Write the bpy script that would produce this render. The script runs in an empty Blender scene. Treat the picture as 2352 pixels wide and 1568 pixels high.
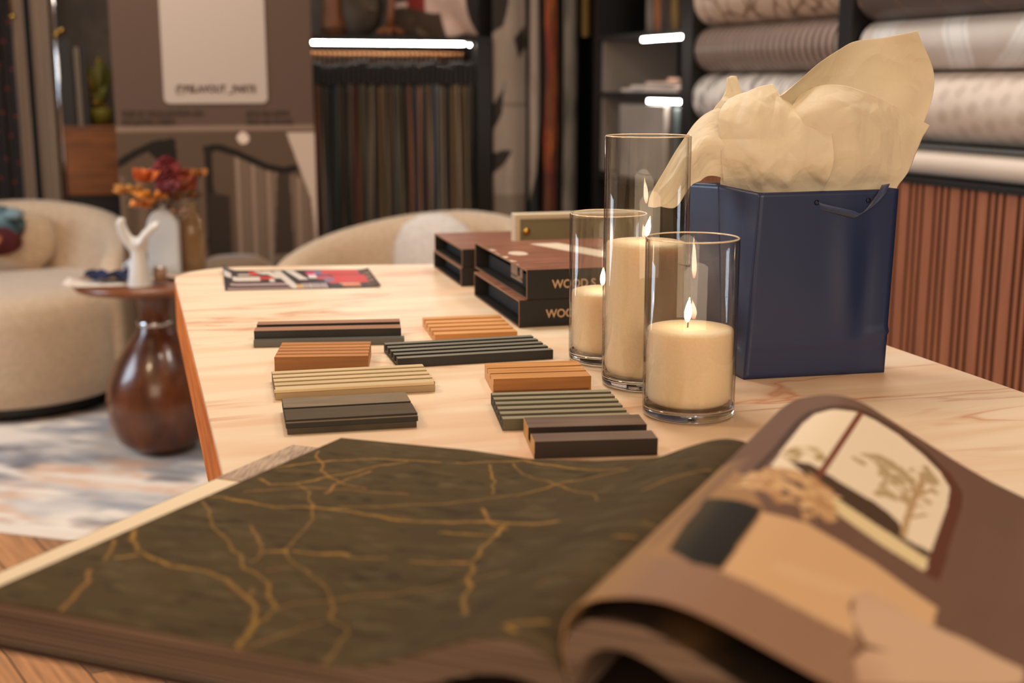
import bpy, bmesh, math, random
import numpy as np
from mathutils import Vector, Matrix, noise as mnoise
random.seed(7)
SC = bpy.context.scene
COL = SC.collection
# ------------------------------------------------------------------ camera
CAM_Z = 1.108
PITCH = math.atan(0.205)
cam = bpy.data.cameras.new('camera')
camo = bpy.data.objects.new('camera', cam)
COL.objects.link(camo)
camo.location = (0, 0, CAM_Z)
camo.rotation_euler = (math.pi/2 - PITCH, 0, 0)
cam.sensor_width = 36
cam.lens = 36*2900/2352
cam.clip_start = 0.02
cam.dof.use_dof = True
cam.dof.focus_distance = 1.5
cam.dof.aperture_fstop = 3.8
SC.camera = camo
# ------------------------------------------------------------------ light
SC.view_settings.view_transform = 'Standard'
SC.view_settings.look = 'None'
SC.view_settings.exposure = 0.0
SC.view_settings.gamma = 1.0
SC.view_settings.use_curve_mapping = False
W = bpy.data.worlds.new('world')
SC.world = W
W.use_nodes = True
W.node_tree.nodes['Background'].inputs[0].default_value = (1.0, 0.72, 0.5, 1)
W.node_tree.nodes['Background'].inputs[1].default_value = 0.15

def area(name, loc, target, size, power, color, spread=math.pi):
    l = bpy.data.lights.new(name, 'AREA')
    l.shape = 'RECTANGLE'
    l.size, l.size_y = size
    l.energy = power
    l.color = color
    l.spread = spread
    o = bpy.data.objects.new(name, l)
    COL.objects.link(o)
    o.location = loc
    d = Vector(target) - Vector(loc)
    o.rotation_euler = d.to_track_quat('-Z', 'Y').to_euler()
    return o

WARM = (1.0, 0.68, 0.38)
area('table_downlight', (-0.15, 2.35, 2.55), (-0.1, 1.75, 0.75), (0.35, 0.35), 8.6, (1.0, 0.92, 0.78), 2.2)
area('front_downlight', (0.75, 1.55, 2.5), (0.5, 1.4, 0.75), (0.35, 0.35), 1.8, (1.0, 0.66, 0.34), 2.0)
area('rug_downlight', (-1.5, 1.5, 2.5), (-1.0, 1.9, 0.3), (0.35, 0.35), 10, (1.0, 0.76, 0.48), 2.2)
area('room_downlight', (-1.2, 3.6, 2.55), (-1.3, 4.2, 0.5), (0.5, 0.5), 24, (1.0, 0.84, 0.68))
area('roll_wall_light', (0.75, 3.0, 2.5), (1.2, 3.3, 1.1), (0.5, 0.5), 20, (1.0, 0.92, 0.84))
area('front_fill_light', (0.3, -1.9, 2.0), (0.1, 2.0, 0.9), (3.6, 1.5), 74, (1.0, 0.76, 0.52))  # unseen fill added behind the camera to brighten surfaces facing it
area('shop_window', (-3.03, 2.845, 1.25), (-0.9, 3.1, 0.5), (0.9, 1.1), 38, (0.72, 0.86, 1.0))

# ------------------------------------------------------------------ helpers
def lin(c):
    return tuple(((x/255)/12.92 if x/255 <= 0.04045 else ((x/255+0.055)/1.055)**2.4) for x in c)
def linA(a):
    a = np.asarray(a, float)/255
    return np.where(a <= 0.04045, a/12.92, ((a+0.055)/1.055)**2.4)

MATS = {}
def mat(name, c1, c2=None, rough=0.5, metal=0.0, scale=(1, 1, 1), nscale=6.0, detail=4, lo=0.35, hi=0.65,
        bump=0.0, bscale=None, spec=0.5, coat=0.0, sheen=0.0, emit=None, estr=0.0, coord='Object', distort=0.0, sss=0.0, rot=0.0):
    if name in MATS:
        return MATS[name]
    m = bpy.data.materials.new(name)
    m.use_nodes = True
    nt = m.node_tree
    b = nt.nodes['Principled BSDF']
    b.inputs['Base Color'].default_value = (*lin(c1), 1)
    b.inputs['Roughness'].default_value = rough
    b.inputs['Metallic'].default_value = metal
    b.inputs['Specular IOR Level'].default_value = spec
    b.inputs['Coat Weight'].default_value = coat
    b.inputs['Sheen Weight'].default_value = sheen
    if sss:
        b.inputs['Subsurface Weight'].default_value = sss
        b.inputs['Subsurface Radius'].default_value = (1.0, 0.55, 0.3)
        b.inputs['Subsurface Scale'].default_value = 0.02
    if emit:
        b.inputs['Emission Color'].default_value = (*lin(emit), 1)
        b.inputs['Emission Strength'].default_value = estr
    tc = nt.nodes.new('ShaderNodeTexCoord')
    mp = nt.nodes.new('ShaderNodeMapping')
    mp.inputs['Scale'].default_value = scale
    mp.inputs['Rotation'].default_value = (0, 0, rot)
    nt.links.new(tc.outputs[coord], mp.inputs['Vector'])
    if c2 is not None:
        n = nt.nodes.new('ShaderNodeTexNoise')
        n.inputs['Scale'].default_value = nscale
        n.inputs['Detail'].default_value = detail
        n.inputs['Distortion'].default_value = distort
        nt.links.new(mp.outputs[0], n.inputs['Vector'])
        r = nt.nodes.new('ShaderNodeValToRGB')
        r.color_ramp.elements[0].position = lo
        r.color_ramp.elements[0].color = (*lin(c1), 1)
        r.color_ramp.elements[1].position = hi
        r.color_ramp.elements[1].color = (*lin(c2), 1)
        nt.links.new(n.outputs['Fac'], r.inputs[0])
        nt.links.new(r.outputs[0], b.inputs['Base Color'])
    if bump:
        n2 = nt.nodes.new('ShaderNodeTexNoise')
        n2.inputs['Scale'].default_value = bscale or nscale
        n2.inputs['Detail'].default_value = 3
        nt.links.new(mp.outputs[0], n2.inputs['Vector'])
        bp = nt.nodes.new('ShaderNodeBump')
        bp.inputs['Strength'].default_value = bump
        bp.inputs['Distance'].default_value = 0.002
        nt.links.new(n2.outputs['Fac'], bp.inputs['Height'])
        nt.links.new(bp.outputs[0], b.inputs['Normal'])
    MATS[name] = m
    return m

def printed(name, rough=0.5, spec=0.4, translucent=0.0, coat=0.0):
    """a material whose colour is the print stored on the mesh"""
    if name in MATS:
        return MATS[name]
    m = bpy.data.materials.new(name)
    m.use_nodes = True
    nt = m.node_tree
    b = nt.nodes['Principled BSDF']
    b.inputs['Roughness'].default_value = rough
    b.inputs['Specular IOR Level'].default_value = spec
    b.inputs['Coat Weight'].default_value = coat
    a = nt.nodes.new('ShaderNodeAttribute')
    a.attribute_name = 'print'
    nt.links.new(a.outputs['Color'], b.inputs['Base Color'])
    MATS[name] = m
    return m

def emission(name, c, strength):
    if name in MATS:
        return MATS[name]
    m = bpy.data.materials.new(name)
    m.use_nodes = True
    b = m.node_tree.nodes['Principled BSDF']
    b.inputs['Base Color'].default_value = (0, 0, 0, 1)
    b.inputs['Emission Color'].default_value = (*lin(c), 1)
    b.inputs['Emission Strength'].default_value = strength
    MATS[name] = m
    return m

class MB:
    def __init__(s):
        s.v, s.f, s.mi, s.sm = [], [], [], []
    def add(s, vs, fs, mi=0, smooth=False):
        o = len(s.v)
        s.v += [tuple(p) for p in vs]
        for k, f in enumerate(fs):
            s.f.append(tuple(i+o for i in f))
            s.mi.append(mi[k] if isinstance(mi, (list, tuple)) else mi)
            s.sm.append(smooth)
        return s
    def box(s, x0, x1, y0, y1, z0, z1, mi=0):
        vs = [(x, y, z) for z in (z0, z1) for y in (y0, y1) for x in (x0, x1)]
        return s.add(vs, [(0, 2, 3, 1), (4, 5, 7, 6), (0, 1, 5, 4), (2, 6, 7, 3), (0, 4, 6, 2), (1, 3, 7, 5)], mi)
    def lathe(s, prof, n=32, c=(0, 0, 0), mi=0, sx=1, sy=1, capb=True, capt=True):
        vs, fs = [], []
        for r, z in prof:
            for k in range(n):
                a = 2*math.pi*k/n
                vs.append((c[0]+r*math.cos(a)*sx, c[1]+r*math.sin(a)*sy, c[2]+z))
        m = len(prof)
        for i in range(m-1):
            for k in range(n):
                k2 = (k+1) % n
                fs.append((i*n+k, i*n+k2, (i+1)*n+k2, (i+1)*n+k))
        if capb and prof[0][0] > 1e-5:
            fs.append(tuple(range(n-1, -1, -1)))
        if capt and prof[-1][0] > 1e-5:
            fs.append(tuple((m-1)*n+k for k in range(n)))
        return s.add(vs, fs, mi, True)
    def tube(s, pts, r, n=8, mi=0, sx=1.0):
        pts = [Vector(p) for p in pts]
        rs = r if isinstance(r, (list, tuple)) else [r]*len(pts)
        vs, fs = [], []
        up = None
        for i, p in enumerate(pts):
            d = (pts[min(i+1, len(pts)-1)]-pts[max(i-1, 0)]).normalized()
            if up is None:
                up = Vector((0, 0, 1)) if abs(d.z) < 0.9 else Vector((1, 0, 0))
            a = d.cross(up).normalized()
            up = a.cross(d).normalized()
            for k in range(n):
                t = 2*math.pi*k/n
                vs.append(p + a*math.cos(t)*rs[i]*sx + up*math.sin(t)*rs[i])
        for i in range(len(pts)-1):
            for k in range(n):
                k2 = (k+1) % n
                fs.append((i*n+k, i*n+k2, (i+1)*n+k2, (i+1)*n+k))
        fs.append(tuple(range(n-1, -1, -1)))
        fs.append(tuple((len(pts)-1)*n+k for k in range(n)))
        return s.add(vs, fs, mi, True)
    def prism_x(s, poly, x0, x1, pick=None):
        """profile of (y, z) points, counter-clockwise seen from +x, swept along x; pick(ny, nz) chooses the material slot"""
        n = len(poly)
        vs = [(x0, y, z) for y, z in poly]+[(x1, y, z) for y, z in poly]
        fs, mi = [], []
        for k in range(n):
            k2 = (k+1) % n
            fs.append((k, k2, n+k2, n+k))
            dy, dz = poly[k2][0]-poly[k][0], poly[k2][1]-poly[k][1]
            mi.append(pick(dz, -dy) if pick else 0)
        fs.append(tuple(range(n-1, -1, -1)))
        fs.append(tuple(range(n, 2*n)))
        e = pick(0, 0) if pick else 0
        mi += [e, e]
        o = len(s.v)
        return s.add(vs, fs, mi)
    def prism_z(s, poly, z0, z1, mi=0):
        n = len(poly)
        vs = [(x, y, z0) for x, y in poly]+[(x, y, z1) for x, y in poly]
        fs = [(k, (k+1) % n, n+(k+1) % n, n+k) for k in range(n)]
        fs += [tuple(range(n-1, -1, -1)), tuple(range(n, 2*n))]
        return s.add(vs, fs, mi)
    def grid(s, X, Y, Z, mi=0, smooth=True, flip=False):
        nv, nu = X.shape
        vs = list(zip(X.ravel().tolist(), Y.ravel().tolist(), Z.ravel().tolist()))
        fs = []
        for j in range(nv-1):
            for i in range(nu-1):
                q = (j*nu+i, j*nu+i+1, (j+1)*nu+i+1, (j+1)*nu+i)
                fs.append(q[::-1] if flip else q)
        return s.add(vs, fs, mi, smooth)
    def jitter(s, amp, scale, seed=0):
        s.v = [tuple(Vector(p)+amp*mnoise.noise_vector(Vector(p)*scale+Vector((seed*7.1, seed*3.3, seed)))) for p in s.v]
        return s

def place(o, parent, world):
    COL.objects.link(o)
    if parent is not None:
        o.parent = parent
        if world:
            o.matrix_parent_inverse = (Matrix.Translation(parent.location) @ parent.rotation_euler.to_matrix().to_4x4()).inverted()

def obj(name, mb, mats, parent=None, world=False, bevel=0, seg=2, sub=0, solid=0, loc=None, rotz=0.0, label=None):
    me = bpy.data.meshes.new(name)
    me.from_pydata(mb.v, [], mb.f)
    if not isinstance(mats, (list, tuple)):
        mats = [mats]
    for m in mats:
        me.materials.append(m)
    me.polygons.foreach_set('material_index', mb.mi)
    me.polygons.foreach_set('use_smooth', mb.sm)
    bm = bmesh.new()
    bm.from_mesh(me)
    bmesh.ops.recalc_face_normals(bm, faces=bm.faces)
    bm.to_mesh(me)
    bm.free()
    o = bpy.data.objects.new(name, me)
    place(o, parent, world)
    if loc is not None:
        o.location = loc
    o.rotation_euler = (0, 0, rotz)
    if solid:
        md = o.modifiers.new('solid', 'SOLIDIFY')
        md.thickness = solid
        md.offset = 0
    if bevel:
        md = o.modifiers.new('bevel', 'BEVEL')
        md.width = bevel
        md.segments = seg
        md.limit_method = 'ANGLE'
    if sub:
        md = o.modifiers.new('sub', 'SUBSURF')
        md.levels = md.render_levels = sub
    if label:
        o['label'] = label
    return o

def pgrid(name, X, Y, Z, col, m, parent=None, world=False, solid=0, smooth=True):
    """a dense sheet carrying a print (col: nv x nu x 3, 0-255 sRGB)"""
    nv, nu = X.shape
    me = bpy.data.meshes.new(name)
    co = np.stack([X, Y, Z], -1).reshape(-1, 3)
    j, i = np.meshgrid(np.arange(nv-1), np.arange(nu-1), indexing='ij')
    a = (j*nu+i).ravel()
    q = np.stack([a, a+1, a+nu+1, a+nu], -1)
    me.from_pydata(co.tolist(), [], q.tolist())
    me.materials.append(m)
    me.polygons.foreach_set('use_smooth', [smooth]*len(me.polygons))
    ca = me.color_attributes.new('print', 'FLOAT_COLOR', 'POINT')
    rgba = np.ones((nv*nu, 4))
    rgba[:, :3] = linA(col.reshape(-1, 3))
    ca.data.foreach_set('color', rgba.ravel())
    o = bpy.data.objects.new(name, me)
    place(o, parent, world)
    if solid:
        md = o.modifiers.new('solid', 'SOLIDIFY')
        md.thickness = solid
        md.offset = -1
    return o

def tag(o, label, cat, group=None):
    o['label'] = label
    o['category'] = cat
    if group:
        o['group'] = group
    return o
def thing(name, label, cat, loc=(0, 0, 0), rotz=0.0, group=None):
    o = bpy.data.objects.new(name, None)
    o.empty_display_size = 0.05
    COL.objects.link(o)
    o.location = loc
    o.rotation_euler = (0, 0, rotz)
    return tag(o, label, cat, group)
def struct(o):
    o['kind'] = 'structure'
    return o
# room frame: origin in the far right corner, x to the right along the rear wall, y towards the rear wall
RA = math.radians(20)
RO = Vector((0.33, 5.6, 0))
def R(x, y, z=0.0):
    return Vector((RO.x+x*math.cos(RA)-y*math.sin(RA), RO.y+x*math.sin(RA)+y*math.cos(RA), z))
def at(px, py, Y):
    """the point at distance Y in front of the camera along a line of sight"""
    u, v = (px-1176)/2900, (py-784)/2900
    s, c = math.sin(PITCH), math.cos(PITCH)
    t = Y/(c-v*s)
    return Vector((u*t, Y, CAM_Z+(-s-v*c)*t))

# painting helpers on (u, v) grids
def inpoly(U, V, poly):
    m = np.zeros(U.shape, bool)
    n = len(poly)
    for k in range(n):
        x0, y0 = poly[k]
        x1, y1 = poly[(k+1) % n]
        if y0 == y1:
            continue
        c = (V < y0) != (V < y1)
        m ^= c & (U < (x1-x0)*(V-y0)/(y1-y0)+x0)
    return m
def linedist(U, V, pts):
    d = np.full(U.shape, 9.0)
    for (x0, y0), (x1, y1) in zip(pts[:-1], pts[1:]):
        dx, dy = x1-x0, y1-y0
        L = dx*dx+dy*dy+1e-12
        t = np.clip(((U-x0)*dx+(V-y0)*dy)/L, 0, 1)
        d = np.minimum(d, np.hypot(U-x0-t*dx, V-y0-t*dy))
    return d
def vnoise(U, V, f, seed=0):
    """smooth value noise, 0..1"""
    rg = np.random.RandomState(seed)
    T = rg.rand(64, 64)
    x, y = U*f, V*f
    i, j = np.floor(x).astype(int), np.floor(y).astype(int)
    a, b = x-i, y-j
    a, b = a*a*(3-2*a), b*b*(3-2*b)
    g = lambda p, q: T[q % 64, p % 64]
    return (g(i, j)*(1-a)+g(i+1, j)*a)*(1-b)+(g(i, j+1)*(1-a)+g(i+1, j+1)*a)*b
def fbm(U, V, f, seed=0, o=4):
    return sum(vnoise(U, V, f*2**k, seed+k)/2**k for k in range(o))/sum(1/2**k for k in range(o))
def put(C, m, c):
    C[m] = c
def mix(C, w, c):
    w = np.clip(w, 0, 1)[..., None]
    C[:] = C*(1-w)+np.asarray(c, float)*w
VEINS=[[(0.014,0.888),(0.041,0.842),(0.079,0.81),(0.11,0.765),(0.145,0.728),(0.21,0.698),(0.259,0.688)],
[(0.005,0.745),(0.03,0.778),(0.066,0.818),(0.115,0.848),(0.196,0.885),(0.302,0.9)],
[(0.024,0.73),(0.111,0.76),(0.159,0.778)],
[(0.024,0.67),(0.065,0.645),(0.108,0.665),(0.142,0.725),(0.168,0.765),(0.194,0.825),(0.238,0.88)],
[(0.051,0.592),(0.086,0.615),(0.132,0.645),(0.181,0.665),(0.228,0.67),(0.286,0.672),(0.348,0.688)],
[(0.115,0.67),(0.165,0.63),(0.198,0.59),(0.244,0.525),(0.272,0.47),(0.298,0.395),(0.311,0.35),(0.341,0.315),(0.408,0.275),(0.446,0.248),(0.496,0.202),(0.521,0.162),(0.524,0.148),(0.544,0.13),(0.571,0.118),(0.589,0.1),(0.6,0.06),(0.616,0.002)],
[(0.005,0.54),(0.041,0.545),(0.1,0.535),(0.156,0.532),(0.21,0.552),(0.299,0.558),(0.394,0.55),(0.48,0.572),(0.566,0.595),(0.696,0.592)],
[(0.014,0.507),(0.084,0.442),(0.136,0.385),(0.201,0.34),(0.26,0.288),(0.292,0.26),(0.346,0.23),(0.378,0.208),(0.432,0.14),(0.444,0.135)],
[(0.185,0.425),(0.219,0.392),(0.265,0.348),(0.295,0.292),(0.295,0.278)],
[(0.009,0.335),(0.039,0.292),(0.081,0.255),(0.131,0.228),(0.181,0.215),(0.215,0.218),(0.25,0.218),(0.282,0.208),(0.328,0.185),(0.372,0.158),(0.415,0.12),(0.446,0.082),(0.454,0.055),(0.46,0.02),(0.47,0)],
[(0.47,0),(0.49,0.01),(0.502,0.045),(0.516,0.092),(0.536,0.12)],
[(0.012,0.28),(0.04,0.24),(0.065,0.2)],
[(0.081,0.15),(0.112,0.105),(0.141,0.05),(0.155,0.008)],
[(0.451,0.085),(0.444,0.135),(0.454,0.162),(0.494,0.19),(0.519,0.21)],
[(0.284,0.325),(0.316,0.342)],
[(0.325,0.35),(0.359,0.348),(0.418,0.37)],
[(0.335,0.262),(0.369,0.285)],
[(0.075,0.212),(0.101,0.228)],
[(0.359,0.192),(0.375,0.172),(0.375,0.158)],
[(0.382,0.352),(0.426,0.365),(0.484,0.378)],
[(0.532,0.375),(0.571,0.382),(0.628,0.395)],
[(0.498,0.195),(0.536,0.23),(0.584,0.252),(0.616,0.278),(0.65,0.305),(0.69,0.322),(0.73,0.34)],
[(0.604,0.585),(0.612,0.525),(0.615,0.478),(0.626,0.43),(0.639,0.388),(0.668,0.325),(0.69,0.282),(0.708,0.232),(0.725,0.198),(0.764,0.142)],
[(0.505,0.522),(0.56,0.525),(0.604,0.53),(0.61,0.54)],
[(0.854,0.188),(0.871,0.228),(0.895,0.248),(0.914,0.252)],
[(0.902,0.022),(0.88,0.042),(0.899,0.055),(0.926,0.065)],
[(0.894,0.402),(0.922,0.408)],
[(0.404,0.922),(0.454,0.835),(0.494,0.748)],
[(0.518,0.662),(0.562,0.595),(0.615,0.565)],
[(0.438,0.955),(0.494,0.888),(0.596,0.828),(0.698,0.76),(0.725,0.712)],
[(0.272,0.57),(0.356,0.612),(0.454,0.685),(0.551,0.762),(0.606,0.845),(0.706,0.918)],
[(0.338,0.905),(0.45,0.98),(0.626,0.93),(0.691,0.93)],
[(0.351,0.56),(0.47,0.572),(0.588,0.595),(0.699,0.595)],
[(0.839,0.68),(0.871,0.728),(0.922,0.792)],
[(0.888,0.4),(0.911,0.405)],
[(0.909,0.48),(0.936,0.475)],
[(0.201,0.635),(0.184,0.692),(0.202,0.788)]]
ART={'W':[(0.202,0.54),(0.199,0.672),(0.199,0.79),(0.206,0.858),(0.226,0.9),(0.26,0.932),(0.294,0.948),(0.341,0.948),(0.389,0.925),(0.425,0.892),(0.448,0.842),(0.454,0.74),(0.454,0.608),(0.456,0.452),(0.449,0.442),(0.38,0.455),(0.318,0.475),(0.274,0.54)],
'H':[(0.221,0.58),(0.249,0.6),(0.281,0.59),(0.324,0.588),(0.355,0.59),(0.38,0.582),(0.4,0.565),(0.412,0.518),(0.456,0.522),(0.45,0.475),(0.405,0.485),(0.354,0.498),(0.299,0.518),(0.279,0.518)],
'S':[(0.294,0.512),(0.309,0.52),(0.401,0.505),(0.455,0.49),(0.454,0.44),(0.394,0.45),(0.326,0.468),(0.3,0.482)],
'mull':[(0.27,0.938),(0.27,0.755),(0.27,0.57)],
'frame':[(0.186,0.522),(0.191,0.65),(0.19,0.805),(0.198,0.872),(0.224,0.92),(0.258,0.95),(0.29,0.962),(0.342,0.97),(0.39,0.948),(0.432,0.91),(0.458,0.855),(0.464,0.782),(0.464,0.645),(0.466,0.44)],
'tree1':[(0.2,0.605),(0.21,0.65),(0.228,0.675),(0.25,0.68),(0.268,0.64),(0.246,0.615),(0.224,0.582)],
'trunk':[(0.411,0.525),(0.406,0.61),(0.405,0.718),(0.406,0.79)],
'leaf':[(0.292,0.712),(0.306,0.762),(0.33,0.8),(0.351,0.805),(0.375,0.805),(0.385,0.838),(0.402,0.885),(0.431,0.84),(0.435,0.775),(0.428,0.69),(0.396,0.655),(0.365,0.632),(0.348,0.61),(0.352,0.71),(0.318,0.7)],
'pam':[(0.165,0.48),(0.18,0.522),(0.208,0.54),(0.236,0.55),(0.269,0.552),(0.299,0.52),(0.324,0.445),(0.315,0.422),(0.294,0.432),(0.299,0.395),(0.285,0.382),(0.269,0.43),(0.242,0.405),(0.22,0.43),(0.198,0.425)],
'blk':[(0.148,0.385),(0.231,0.362),(0.232,0.25),(0.235,0.13),(0.201,0.122),(0.158,0.162),(0.149,0.272)],
'bed':[(0.235,0.348),(0.295,0.382),(0.388,0.378),(0.484,0.338),(0.486,0.278),(0.468,0.27),(0.405,0.272),(0.381,0.242),(0.406,0.138),(0.344,0.132),(0.236,0.125)],
'bedl':[(0.281,0.218),(0.306,0.238),(0.404,0.28),(0.382,0.235),(0.346,0.212),(0.288,0.19)],
'pil':[(0.381,0.242),(0.398,0.28),(0.426,0.282),(0.479,0.275),(0.532,0.278),(0.599,0.255),(0.601,0.21),(0.428,0.03),(0.414,0.088),(0.42,0.13),(0.395,0.175)],
'gap':[(0.385,0.21),(0.386,0.248),(0.394,0.185),(0.42,0.135),(0.448,0.145),(0.422,0.12),(0.415,0.082),(0.41,0.095),(0.416,0.125)],
'tan':[(0.154,0.528),(0.148,0.385),(0.13,0.142),(0.238,0.125),(0.238,0.35)]}
# ------------------------------------------------------------------ shared materials
black = mat('black_lacquer', (16, 15, 15), rough=0.45)
blackm = mat('black_metal', (14, 14, 15), rough=0.35, metal=0.3)
brass = mat('brass', (200, 160, 80), rough=0.25, metal=1.0)
chrome = mat('chrome', (215, 215, 220), rough=0.12, metal=1.0)
copper = mat('copper', (236, 170, 115), rough=0.35, metal=1.0)
cream_paint = mat('cream_paint', (225, 210, 185), rough=0.5)
led = emission('led_strip', (255, 244, 232), 38.0)
prn = printed('printed_matt', 0.65, 0.25)
prg = printed('printed_satin', 0.38, 0.4)
prf = printed('printed_fabric', 0.9, 0.1)

# ------------------------------------------------------------------ the setting
def floor_material():
    m = bpy.data.materials.new('plank_floor')
    m.use_nodes = True
    nt = m.node_tree
    b = nt.nodes['Principled BSDF']
    b.inputs['Roughness'].default_value = 0.45
    tc = nt.nodes.new('ShaderNodeTexCoord')
    mp = nt.nodes.new('ShaderNodeMapping')
    mp.inputs['Rotation'].default_value = (0, 0, math.radians(75))
    nt.links.new(tc.outputs['Object'], mp.inputs[0])
    br = nt.nodes.new('ShaderNodeTexBrick')
    br.inputs['Scale'].default_value = 1.0
    br.inputs['Brick Width'].default_value = 0.6
    br.inputs['Row Height'].default_value = 0.11
    br.inputs['Mortar Size'].default_value = 0.002
    br.inputs['Color1'].default_value = (*lin((206, 146, 96)), 1)
    br.inputs['Color2'].default_value = (*lin((142, 104, 76)), 1)
    br.inputs['Mortar'].default_value = (*lin((50, 34, 24)), 1)
    nt.links.new(mp.outputs[0], br.inputs['Vector'])
    mp2 = nt.nodes.new('ShaderNodeMapping')
    mp2.inputs['Scale'].default_value = (3, 60, 1)
    nt.links.new(mp.outputs[0], mp2.inputs[0])
    n = nt.nodes.new('ShaderNodeTexNoise')
    n.inputs['Scale'].default_value = 1.5
    n.inputs['Detail'].default_value = 5
    nt.links.new(mp2.outputs[0], n.inputs['Vector'])
    mx = nt.nodes.new('ShaderNodeMix')
    mx.data_type = 'RGBA'
    mx.blend_type = 'OVERLAY'
    mx.inputs['Factor'].default_value = 0.8
    nt.links.new(br.outputs['Color'], mx.inputs['A'])
    nt.links.new(n.outputs['Fac'], mx.inputs['B'])
    nt.links.new(mx.outputs['Result'], b.inputs['Base Color'])
    return m
def slab(name, x0, x1, y0, y1, z0, z1, m):
    return struct(obj(name, MB().box(x0, x1, y0, y1, z0, z1), m, loc=R(0, 0), rotz=RA))
slab('floor', -4.2, 0.6, -7.2, 0.7, -0.1, 0.0, floor_material())
wallg = mat('grey_plaster', (92, 82, 74), (70, 62, 56), nscale=9, rough=0.8, bump=0.3, bscale=25)
slab('wall_rear', -4.2, 0.6, 0.5, 0.6, 0, 2.8, wallg)
slab('wall_right', 0.16, 0.26, -7.2, 0.5, 0, 2.8, mat('dark_wall', (40, 36, 34), rough=0.7))
slab('wall_left', -4.3, -4.2, -7.2, 0.6, 0, 2.8, mat('warm_wall', (150, 130, 112), rough=0.8))
slab('ceiling', -4.3, 0.6, -7.2, 0.7, 2.8, 2.9, mat('white_ceiling', (200, 190, 175), rough=0.8))

# rug
nx, ny = 220, 200
u, v = np.meshgrid(np.linspace(-1.2, 0.95, nx), np.linspace(0, 2.2, ny))
C = np.zeros(u.shape+(3,))
C[:] = (232, 222, 212)
mix(C, (fbm(u+9, v*2.2, 3, 3)-0.45)*3.2, (150, 152, 162))
mix(C, (fbm(u+5, v*2.0, 5, 11)-0.52)*4.5, (214, 178, 154))
mix(C, (fbm(u+2, v*2.5, 8, 23)-0.56)*5, (232, 222, 212))
mix(C, (fbm(u+12, v*2, 4, 31)-0.58)*4, (96, 96, 106))
put(C, (v < 0.05) | (u < -1.15) | (u > 0.9), (226, 214, 202))
rug = pgrid('rug', u, v, 0.006+0.0*u, C, prf, solid=0.006)
rug.location = (-1.1, 2.951, 0)
rug.rotation_euler = (0, 0, math.radians(-16.4))
tag(rug, 'cream and blue-grey distressed rug under the armchairs', 'rug')

# ------------------------------------------------------------------ roll-up banner
def text(name, s, size, m, parent, loc, rot=(math.pi/2, 0, 0), align='LEFT', extrude=0.0004, sx=1.0, bold=0.0):
    cu = bpy.data.curves.new(name, 'FONT')
    cu.body = s
    cu.size = size
    cu.align_x = align
    cu.extrude = extrude
    cu.offset = bold
    cu.materials.append(m)
    tmp = bpy.data.objects.new(name, cu)
    me = bpy.data.meshes.new_from_object(tmp)
    bpy.data.objects.remove(tmp)
    me.name = name
    o = bpy.data.objects.new(name, me)
    COL.objects.link(o)
    o.parent = parent
    o.location = loc
    o.rotation_euler = rot
    o.scale = (sx, 1, 1)
    return o
bn = thing('roll_up_banner', 'tall brown roll-up banner with a pale card printed near its middle', 'banner', R(-1.675, -0.7), RA)
BX, BY = -2.01, 0.9385        # (room x of the left edge, z of the brown panel's lower edge)
def bpix(px, py):             # photo-read layout of the print, in banner metres
    return ((px-263)/455*0.665-0.3325, 0.948-(py-300)/260*0.389)
nx, ny = 200, 420
u, v = np.meshgrid(np.linspace(-0.3325, 0.3325, nx), np.linspace(0.06, 1.95, ny))
C = np.zeros(u.shape+(3,))
C[:] = (94, 75, 65)
low = v < 0.948
mix(C, low*1.0, (92, 74, 60))
mix(C, low*(u > 0.05)*(0.55+0.45*np.sin(u*180)*np.sin(u*61+1))*(v < 0.86-0.35*np.clip(u-0.05, 0, 1)), (150, 128, 112))
mix(C, low*(u < -0.06)*(v < 0.80)*(0.3+0.4*np.sin(u*90)), (128, 106, 88))
def bl(pts, w, c):
    put(C, (linedist(u, v, [bpix(*q) for q in pts]) < w), c)
bl([(262, 372), (300, 350), (345, 330), (385, 325)], 0.013, (30, 24, 20))
put(C, inpoly(u, v, [bpix(*q) for q in [(330, 325), (392, 318), (396, 380), (380, 400), (330, 345)]]), (30, 24, 20))
bl([(462, 342), (490, 338), (530, 352), (600, 385), (640, 394), (668, 390)], 0.012, (28, 23, 20))
put(C, inpoly(u, v, [bpix(*q) for q in [(456, 340), (474, 345), (478, 560), (460, 600), (455, 560)]]), (38, 30, 24))
put(C, inpoly(u, v, [bpix(*q) for q in [(462, 440), (512, 450), (510, 590), (460, 600)]]), (52, 42, 34))
put(C, inpoly(u, v, [bpix(*q) for q in [(625, 400), (655, 400), (660, 590), (612, 590)]]), (62, 50, 42))
put(C, inpoly(u, v, [bpix(*q) for q in [(650, 306), (719, 306), (722, 900), (716, 560), (704, 460)]]), (198, 180, 166))
put(C, np.hypot(u-bpix(548, 318)[0], v-bpix(548, 318)[1]) < 0.02, (225, 205, 190))
mix(C, ((v > 0.948) & (v < 0.964))*1.0, (138, 116, 102))
pgrid('banner_sheet', u, 0*u-0.0, v, C, prn, bn, solid=0.002)
cm = MB()
cw, ch, cz0, rr = 0.1725, 0.375, 1.0385, 0.018
pts = []
for cx, cz, a0 in ((cw-rr, cz0+ch-rr, 0), (-cw+rr, cz0+ch-rr, 90), (-cw+rr, cz0+rr, 180), (cw-rr, cz0+rr, 270)):
    for k in range(6):
        a = math.radians(a0+18*k)
        pts.append((cx+rr*math.cos(a), cz+rr*math.sin(a)))
n = len(pts)
cm.add([(x, -0.004, z) for x, z in pts]+[(x, -0.001, z) for x, z in pts],
       [tuple(range(n)), tuple(range(2*n-1, n-1, -1))]+[(k, n+k, n+(k+1) % n, (k+1) % n) for k in range(n)])
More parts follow.
